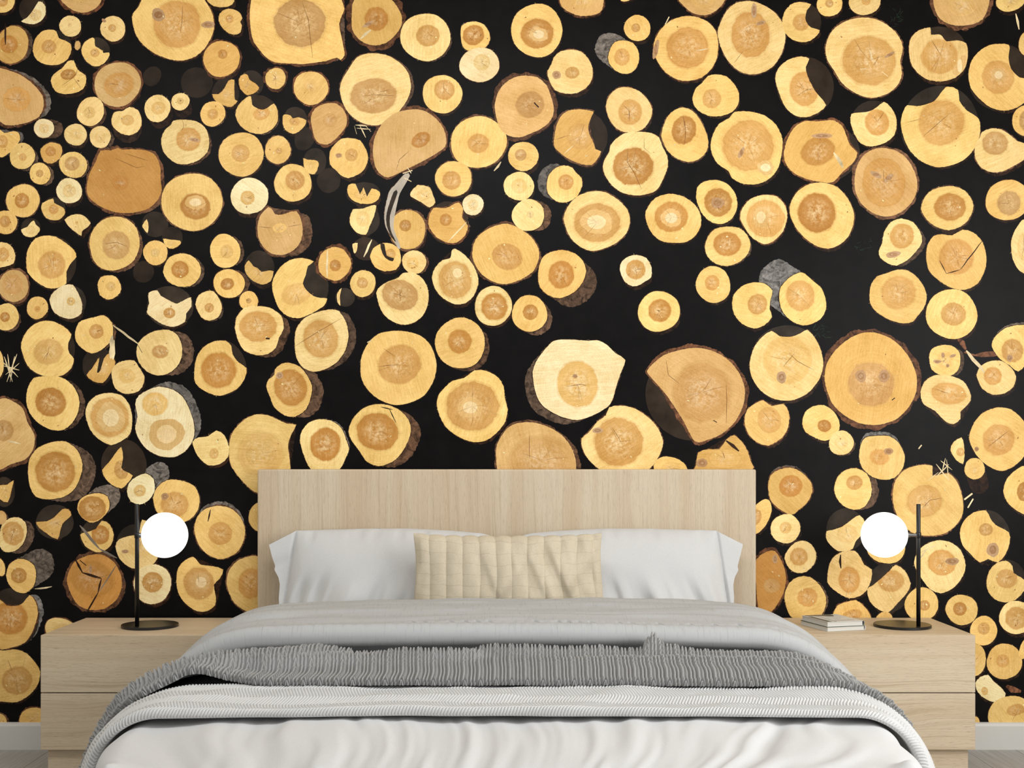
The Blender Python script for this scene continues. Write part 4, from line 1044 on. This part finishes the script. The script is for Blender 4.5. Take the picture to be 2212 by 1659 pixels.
# --- white chevron blanket, front edge rolled under
def chevron():
    nu = 2600
    a = np.linspace(-1.30, 1.30, nu)[:, None]
    thick = 0.021
    loop = np.concatenate([slab_loop(1.03, 1.34, thick, 16, 2, 2, 0.012)[:15], slab_loop(1.34, 1.622, thick, 96, 22, 24, 0.013)])
    v = loop[:, 0][None, :]; h = loop[:, 1][None, :]
    t = sstep(1.36, 1.62, v)
    a0, Rr = lerp(0.79, 0.835, t), lerp(0.30, 0.165, t)
    h = h * (1 + 0.75 * sstep(1.60, 1.46, v)) * lerp(0.35, 1.0, sstep(1.32, 1.405, v))
    vv = v + (0.010 * noise(a * 3.1 + 4, a * 0 + 1, 31.0) + 0.005 * noise(a * 8, a * 0, 32.0)) * sstep(1.4, 1.62, v) - 0.08 * np.maximum(np.abs(a) - 0.85, 0) * sstep(1.2, 1.6, v)
    x, drop, nx, nz = cross(a + 0 * v, a0, Rr, 0.006, amax=1.38)
    z0 = zduv(vv) + 0.013
    top = sstep(0.004, 0.014, h)
    puff = 0.006 * noise(a * 3.7, v * 9, 33.0) + 0.0032 * noise(a * 11.0 + v * 14, v * 12, 34.0)
    arc = np.concatenate([[0], np.cumsum(np.hypot(np.diff(loop[:, 0]), np.diff(loop[:, 1])))])[None, :]
    # herringbone: rows of slanting cords, the slant turning from row to row
    per, lean = 0.0078, 0.016
    dens = np.interp(loop[:, 0], [1.03, 1.46, 1.58, 1.622], [17.0, 18.0, 25.0, 34.0])
    ar = np.concatenate([[0], np.cumsum(np.diff(arc[0]) * 0.5 * (dens[1:] + dens[:-1]))])[None, :] + 0.3 + 0.09 * noise(a * 2.2, a * 0, 35.0)
    tri = np.abs((ar % 2.0) - 1.0)
    ph = (a + lean * tri) / per + 0.22 * noise(a * 9, ar * 1.6, 36.0)
    d = np.abs((ph % 1.0) - 0.5) * 2              # 1 on the groove
    cord = 1 - np.exp(-((1 - d) / 0.30) ** 2)
    hh = h + top * (puff + (cord - 0.75) * 0.0044)
    # crumpled places where the cords are pushed together
    hh = hh + top * 0.004 * np.maximum(0, noise(a * 17, ar * 0.9 + 5, 37.0) - 0.25) * np.sin(ar * 5)
    P = np.stack([x + nx * hh, -(vv + 0.0025 * (cord - 0.75) * sstep(1.60, 1.62, v)), z0 - drop + nz * hh], axis=2)
    o = grid('chevron_blanket', P[:, ::-1], M_herring, wrap=True)
    return tag(o, 'white blanket in a raised herringbone weave, its rolled edge lying across the duvet', 'blanket')
chevron()

# --- grey chunky knit throw
def ridge(a, s, pts, amp, w_back, w_front):
    """fold along a polyline of (a, s): gentle towards the pillows, steep towards the foot."""
    A = np.array(pts, float)
    c = np.interp(a, A[:, 0], A[:, 1]); g = np.interp(a, A[:, 0], A[:, 2], left=0, right=0)
    d = s - c
    return 1.15 * amp * g * np.where(d < 0, np.exp(-(d / w_back) ** 2), np.exp(-(d / w_front) ** 2))

def knit():
    nu = 2400
    a = np.linspace(-1.36, 1.36, nu)[:, None]
    thick = 0.014
    V0, V1 = 1.02, 1.455
    loop = slab_loop(V0, V1, thick, 330, 12, 24, 0.007)
    v = loop[:, 0][None, :]; h = loop[:, 1][None, :]
    arc = np.concatenate([[0], np.cumsum(np.hypot(np.diff(loop[:, 0]), np.diff(loop[:, 1])))])[None, :]
    s = (v - V0) / (V1 - V0)
    k = sstep(0.1, 1.0, s)
    edge = 0.010 * noise(a * 2.4 + 7, a * 0 + 2, 41.0) + 0.004 * noise(a * 8, a * 0, 40.0) - 0.02 * sstep(0.5, 0.95, np.abs(a)) - 0.10 * sstep(0.86, 1.12, np.abs(a)) + 0.035 * sstep(-0.62, -0.72, a) * sstep(-0.98, -0.86, a) * -1
    vv = v + edge * k
    a0, Rr = lerp(0.76, 0.795, k), lerp(0.32, 0.305, k)
    x, drop, nx, nz = cross(a + 0 * v, a0, Rr, 0.004, amax=1.15)
    z0 = zduv(vv) + lerp(0.042, 0.052, k)
    sw = s + 0.035 * noise(a * 5, s * 2, 42.0) + 0.02 * noise(a * 13, s * 3, 43.0)
    fold = ridge(a, sw, [(-1.3, .9, .4), (-1.02, .86, .8), (-.88, .70, 1), (-.70, .38, 1), (-.55, .18, .9), (-.45, .12, .3)], 0.030, 0.20, 0.075)
    fold = fold + ridge(a, sw, [(-.85, .95, 0), (-.74, .82, 1), (-.62, .64, 1), (-.46, .50, .9), (-.32, .46, .5), (-.2, .42, .2), (0, .4, 0)], 0.034, 0.16, 0.06)
    fold = fold + ridge(a, sw, [(-.42, .30, 0), (-.30, .34, .8), (-.16, .40, 1), (-.09, .36, .9), (-.04, .2, 0)], 0.026, 0.14, 0.055)
    fold = fold + ridge(a, sw, [(-.14, .05, 0), (-.04, .10, .9), (.06, .17, 1), (.16, .13, .7), (.26, .12, .8), (.34, .14, .5), (.46, .2, .7), (.62, .18, .5), (.85, .12, .4), (1.1, .2, .2)], 0.027, 0.10, 0.07)
    fold = fold + ridge(a, sw, [(-.05, .5, .1), (.15, .46, .5), (.45, .44, .7), (.75, .42, .6), (1.0, .5, .3), (1.3, .5, 0)], 0.022, 0.14, 0.055)
    fold = fold + 0.044 * np.exp(-((a - 0.415 + 0.10 * (s - 0.1)) / 0.022) ** 2 - ((s - 0.08) / 0.10) ** 2) + 0.012 * np.exp(-((a - 0.455) / 0.05) ** 2 - ((s - 0.12) / 0.10) ** 2)
    # the front edge stands up off the blanket on the left
    fold = fold + 0.024 * np.exp(-((a + 0.80) / 0.09) ** 2) * sstep(0.70, 1.0, s)
    fold = fold * sstep(0.0, 0.04, s) * (1 - sstep(0.93, 1.0, s) * (1 - np.exp(-((a + 0.80) / 0.09) ** 2)))
    # stitches: a plaited column and two cord ribs, repeated across
    per = 0.0425
    skew = 0.007 * noise(a * 1.5, v * 6, 46.0) + 0.030 * np.tanh(a * 2.5) * sstep(0.3, 1.0, s)
    f = ((a + skew) / per) % 1.0
    wide = f < 0.56
    fx = np.where(wide, f / 0.56, ((f - 0.56) / 0.22) % 1.0)
    dome = np.sqrt(np.maximum(1 - (2 * fx - 1) ** 2, 0))
    gap = 1 - np.exp(-((1 - np.abs(2 * fx - 1)) / 0.30) ** 2)
    zz = arc / 0.0165 + np.where(wide, -1.5 * np.abs(2 * fx - 1), 0.8 * fx)
    st = np.abs(np.sin(PI * zz)) ** 0.5
    mid = 1 - 0.30 * np.exp(-((fx - 0.5) / 0.06) ** 2)
    stitch = np.where(wide, dome ** 0.6 * gap * (0.12 + 0.90 * st) * mid * 0.0140, dome ** 0.8 * gap * (0.30 + 0.70 * st) * 0.0118)
    up = sstep(0.003, 0.009, h)
    hh = h + up * (fold + stitch - 0.004) + (1 - up) * fold * 0.9
    frontc = sstep(0.975, 1.0, s)
    P = np.stack([x + nx * hh, -(vv + frontc * (stitch - 0.004) * 0.9), z0 - drop + nz * hh], axis=2)
    o = grid('knit_throw', P[:, ::-1], M_knit, wrap=True)
    return tag(o, 'dark grey chunky knitted throw lying crumpled across the bed', 'throw blanket')
knit()

# --- grey linen coverlet, folded back in a thick roll
def coverlet():
    nu = 620
    a = np.linspace(-1.22, 1.22, nu)[:, None]
    thick = 0.062
    loop = slab_loop(0.525, 1.005, thick, 170, 44, 60, 0.034)
    v = loop[:, 0][None, :]; h = loop[:, 1][None, :]
    arc = np.concatenate([[0], np.cumsum(np.hypot(np.diff(loop[:, 0]), np.diff(loop[:, 1])))])[None, :]
    s = (v - 0.525) / 0.48
    back = np.exp(-(s / 0.10) ** 2)
    vv = v + 0.006 * noise(a * 3, a * 0, 51.0) * sstep(0.5, 1.0, s) + 0.006 * noise(a * 11, a * 0, 52.0) * back - 0.11 * sstep(0.5, 1.1, np.abs(a)) * (1 - s) * -1.0 * 0.9
    a0, Rr = 0.70, lerp(0.44, 0.44, s)
    x, drop, nx, nz = cross(a + 0 * v, a0, Rr, 0.010, amax=1.3)
    zb = np.interp(v, [0.525, 0.75, 1.005], [0.566, 0.556, 0.543])
    taper = 1 - 0.55 * sstep(0.80, 1.12, np.abs(a))
    hh = h * taper
    # long creases running across the bed and a puckered seam near the front
    cr = 0.0
    for c, am, w, sd in ((0.22, 0.004, 0.07, 61), (0.48, 0.006, 0.08, 62), (0.66, 0.005, 0.06, 63)):
        cc = c + 0.07 * noise(a * 1.7 + sd, a * 0, sd)
        cr = cr + am * (0.6 + 0.7 * noise(a * 2.3, a * 0, sd + 7)) * np.exp(-((s - cc) / w) ** 2)
    cr = cr + 0.006 * noise(a * 2.0 + s * 1.2, s * 5 + 0 * a, 66.0) + 0.0022 * noise(a * 7, s * 14, 67.0)
    seam_c = 0.895 + 0.01 * noise(a * 4, a * 0, 68.0)
    cell = a / 0.036 + 0.4 * noise(a * 9, a * 0, 69.0)
    fr = cell - np.floor(cell); on = np.clip(0.25 + 1.2 * hash2(np.floor(cell), 0 * cell, 3.0), 0, 1) ** 3
    puck = -(0.0025 + 0.0095 * on) * np.exp(-((s - seam_c + 0.02) / 0.028) ** 2) * np.exp(-((fr - 0.3 - (s - seam_c) * 7) / 0.13) ** 2) - 0.0012 * np.exp(-((s - seam_c) / 0.010) ** 2)
    drawn = 0.0007 * np.sin(2 * PI * cell) * np.exp(-((s - seam_c - 0.03) / 0.05) ** 2)
    up = sstep(0.2, 0.5, h / thick)
    hh = hh + up * (cr + puck + drawn)
    low = (zb - zduv(v) - 0.012) * sstep(0.86, 0.66, s)
    hh = np.where((h < 1e-6) & (v < 0.975), -low * (1 - 0.8 * sstep(0.62, 0.95, np.abs(a))), hh)
    P = np.stack([x + nx * hh, -(vv + 0 * a), zb - drop + nz * hh], axis=2)
    uv = np.stack([a + 0 * v, arc + 0 * a], axis=2)
    o = grid('coverlet', P[:, ::-1], M_gray, wrap=True, uv=uv[:, ::-1])
    return tag(o, 'light grey linen coverlet folded back in front of the pillows', 'coverlet')
coverlet()

# --- pillows
def curve(pts, n):
    p = np.array(pts, float); d = np.concatenate([[0], np.cumsum(np.hypot(*np.diff(p, axis=0).T))]); d /= d[-1]
    t = np.linspace(0, 1, n)
    return np.stack([np.interp(t, d, p[:, 0]), np.interp(t, d, p[:, 1])], axis=1)

def soft_curve(pts, n, k=3):
    c = curve(pts, n)
    for _ in range(k):
        c[1:-1] = 0.25 * c[:-2] + 0.5 * c[1:-1] + 0.25 * c[2:]
    return c

def coons(L, R, B, T):
    nu, nw = len(B), len(L)
    u = np.linspace(0, 1, nu)[:, None, None]; w = np.linspace(0, 1, nw)[None, :, None]
    return (1 - u) * L[None] + u * R[None] + (1 - w) * B[:, None] + w * T[:, None] - (
        (1 - u) * (1 - w) * L[0] + u * (1 - w) * R[0] + (1 - u) * w * L[-1] + u * w * R[-1])

def sheet_pair(name, Pf, Pb, mat, parent=None, uv=None):
    """front and back skins joined round the rim into one closed mesh: loop over w of front then back."""
    P = np.concatenate([Pf, Pb[:, ::-1]], axis=1)
    return grid(name, P, mat, parent, wrap=True, uv=uv)

def pillow(side):
    nu, nw = 230, 150
    L = soft_curve([(607, 1385), (606, 1330), (603, 1290), (605, 1262), (602, 1247), (593, 1230), (595, 1222), (588, 1196), (583, 1175)], nw, 2)
    T = curve([(583, 1175), (640, 1146), (700, 1144.5), (790, 1142), (880, 1141.5), (970, 1146), (1040, 1152), (1092, 1166)], nu)
    R = soft_curve([(1092, 1385), (1092, 1300), (1092, 1220), (1092, 1166)], nw)
    B = curve([(607, 1385), (1092, 1385)], nu)
    G = coons(L, R, B, T)
    u = np.linspace(0, 1, nu)[:, None]; w = np.linspace(0, 1, nw)[None, :]
    gx = G[:, :, 0]; gy = G[:, :, 1]
    # body starts at the hem line that runs from (640,1146) down to (612,1330)
    hem = 640 - (gy - 1146) * 0.155
    ub = np.clip((gx - hem) / (1092 - hem), 0, 1)
    prof = (1 - np.abs(2 * ub - 1) ** 2.6) ** 0.62 * (1 - np.abs(2 * np.clip(w, 0, 1) - 1) ** 2.8) ** 0.62
    flange = sstep(0, 6, hem - gx)
    if side < 0: sd = 71.0
    else: sd = 77.0
    # creases running up from the bed, fanning to the middle
    c1 = noise((ub * 9 + (1 - w) * 2.2), w * 1.6, sd) * np.exp(-((w - 0.38) / 0.2) ** 2) * 0.030
    c2 = noise(ub * 22 - w * 3, w * 2.2, sd + 1) * np.exp(-((w - 0.40) / 0.18) ** 2) * 0.012
    c3 = noise(ub * 26, w * 5, sd + 2) * sstep(0.86, 0.98, w) * 0.007
    c4 = noise(ub * 3.0, w * 3.0, sd + 3) * 0.010
    wr = (c1 + c2 + c3 + c4) * (1 - flange) * sstep(0, 0.08, ub)
    fl = flange * (0.010 * noise(w * 5.5, u * 4, sd + 4) + 0.006)
    groove = -0.004 * np.exp(-((gx - hem) / 3.0) ** 2)
    D = lerp(4.235, 4.33, w)
    front = 0.098 * prof + wr + groove + fl + 0.004
    back = -(0.055 * prof + 0.002 - fl * 0.9)
    def place(off):
        DD = D - off
        xx = gx if side < 0 else 2187.0 - gx
        # keep the outline: positions are taken at the middle depth
        X = (xx - VX) / FPX * D; Z = CAM_Z + (VY - gy) / FPX * D
        return np.stack([X, CAM_Y + DD, Z - off * 0.10], axis=2)
    Pf, Pb = place(front), place(back)
    if side > 0: Pf, Pb = Pf[::-1], Pb[::-1]
    o = sheet_pair('pillow', Pf[:, ::-1], Pb[:, ::-1], M_pillow)
    return tag(o, 'white cotton pillow with an open hem, leaning on the headboard %s of the beige cushion' % ('left' if side < 0 else 'right'), 'pillow', 'white bed pillows')
pillow(-1); pillow(1)

# --- quilted beige cushion in front
def cushion_mat():
    m = Mat('beige_quilted_linen', 0.85, 0.2)
    s = m.xyz(m.attr('suv', 'Vector'))
    weave = m.noise(m.comb(m.math('MULTIPLY', s[0], 330.0), m.math('MULTIPLY', s[1], 60.0), 0.0), 1.0, 3.0, 0.7)
    mott = m.noise(m.comb(m.math('MULTIPLY', s[0], 30.0), m.math('MULTIPLY', s[1], 9.0), 2.0), 1.0, 3.0, 0.6)
    f = m.math('ADD', m.remap(weave, 0.3, 0.7, 0.91, 1.07), m.remap(mott, 0.3, 0.7, -0.05, 0.05))
    c = m.scale_col(lin((203, 191, 168))[:3], f)
    wob = m.noise(m.comb(m.math('MULTIPLY', s[0], 7.0), m.math('MULTIPLY', s[1], 3.0), 5.0), 1.0, 2.0)
    row = m.math('FRACT', m.math('ADD', m.math('MULTIPLY', s[1], 12.0), m.math('MULTIPLY', wob, 0.9)))
    ln = m.remap(m.math('ABSOLUTE', m.math('SUBTRACT', row, 0.5)), 0.0, 0.035, 1.0, 0.0)
    dash = m.math('GREATER_THAN', m.noise(m.comb(m.math('MULTIPLY', s[0], 260.0), m.math('MULTIPLY', s[1], 40.0), 1.0), 1.0), 0.42)
    m.color(m.mix(m.math('MULTIPLY', m.math('MULTIPLY', ln, dash), 0.26), c, lin((126, 112, 84))))
    m.bump(m.math('SUBTRACT', weave, m.math('MULTIPLY', ln, 1.5)), 0.3, 0.0012)
    return m.m
def cushion():
    nu, nw = 420, 150
    nch = 11.5
    tt = np.linspace(0, 1, nu)
    topx = lerp(893, 1300, tt)
    scal = np.abs(np.sin(PI * (tt * nch + 0.05))) ** 0.6
    topy = 1151.5 + 6.5 * (1 - np.abs(2 * tt - 1) ** 4) - 3.6 * (scal - 0.6) * (1 - np.abs(2 * tt - 1) ** 12)
    T = np.stack([topx, topy], axis=1)
    L = soft_curve([(896, 1375), (895, 1290), (899, 1235), (898, 1200), (895, 1170), (893, 1151.5)], nw, 3)
    R = soft_curve([(1304, 1375), (1303, 1290), (1298, 1230), (1297, 1190), (1299, 1165), (1300, 1150)], nw, 3)
    B = curve([(896, 1375), (1304, 1375)], nu)
    L[-1], R[-1] = T[0], T[-1]
    G = coons(L, R, B, T); gx, gy = G[:, :, 0], G[:, :, 1]
    u = np.linspace(0, 1, nu)[:, None]; w = np.linspace(0, 1, nw)[None, :]
    prof = (1 - np.abs(2 * u - 1) ** 2.4) ** 0.6 * (1 - np.abs(2 * w - 1) ** 2.6) ** 0.55
    ch = np.abs(np.sin(PI * (u * nch + 0.05 + 0.10 * noise(w * 3, u * 5, 81.0)))) ** 0.55
    wr = noise(u * 16 + w * 3.5, w * 1.5, 82.0) * 0.016 * sstep(0.2, 0.6, u + 0 * w) + noise(u * 9 - w * 4, w * 1.8 + 4, 83.0) * 0.010
    row = 0.0006 * np.abs(np.sin(PI * (w * 8.0 + 1.6 * noise(u * 3, w * 0.5, 84.0)))) * (1 - u * 0.6)
    D = lerp(4.055, 4.10, w)
    ed = sstep(0, 0.04, u) * sstep(0, 0.04, 1 - u) * sstep(0, 0.05, 1 - w)
    front = 0.060 * prof + ed * ((ch - 0.7) * 0.0065 + wr + row) + 0.003
    back = -0.030 * prof - 0.001
    def place(off):
        X = (gx - VX) / FPX * D; Z = CAM_Z + (VY - gy) / FPX * D
        return np.stack([X, CAM_Y + D - off, Z - off * 0.05], axis=2)
    uv = np.stack([u + 0 * w, w * 0.8 + 0 * u], axis=2)
    o = sheet_pair('cushion', place(front)[:, ::-1], place(back)[:, ::-1], cushion_mat(), None, np.concatenate([uv[:, ::-1], uv], axis=1))
    return tag(o, 'beige quilted oblong cushion standing in front of the two white pillows', 'cushion')
cushion()
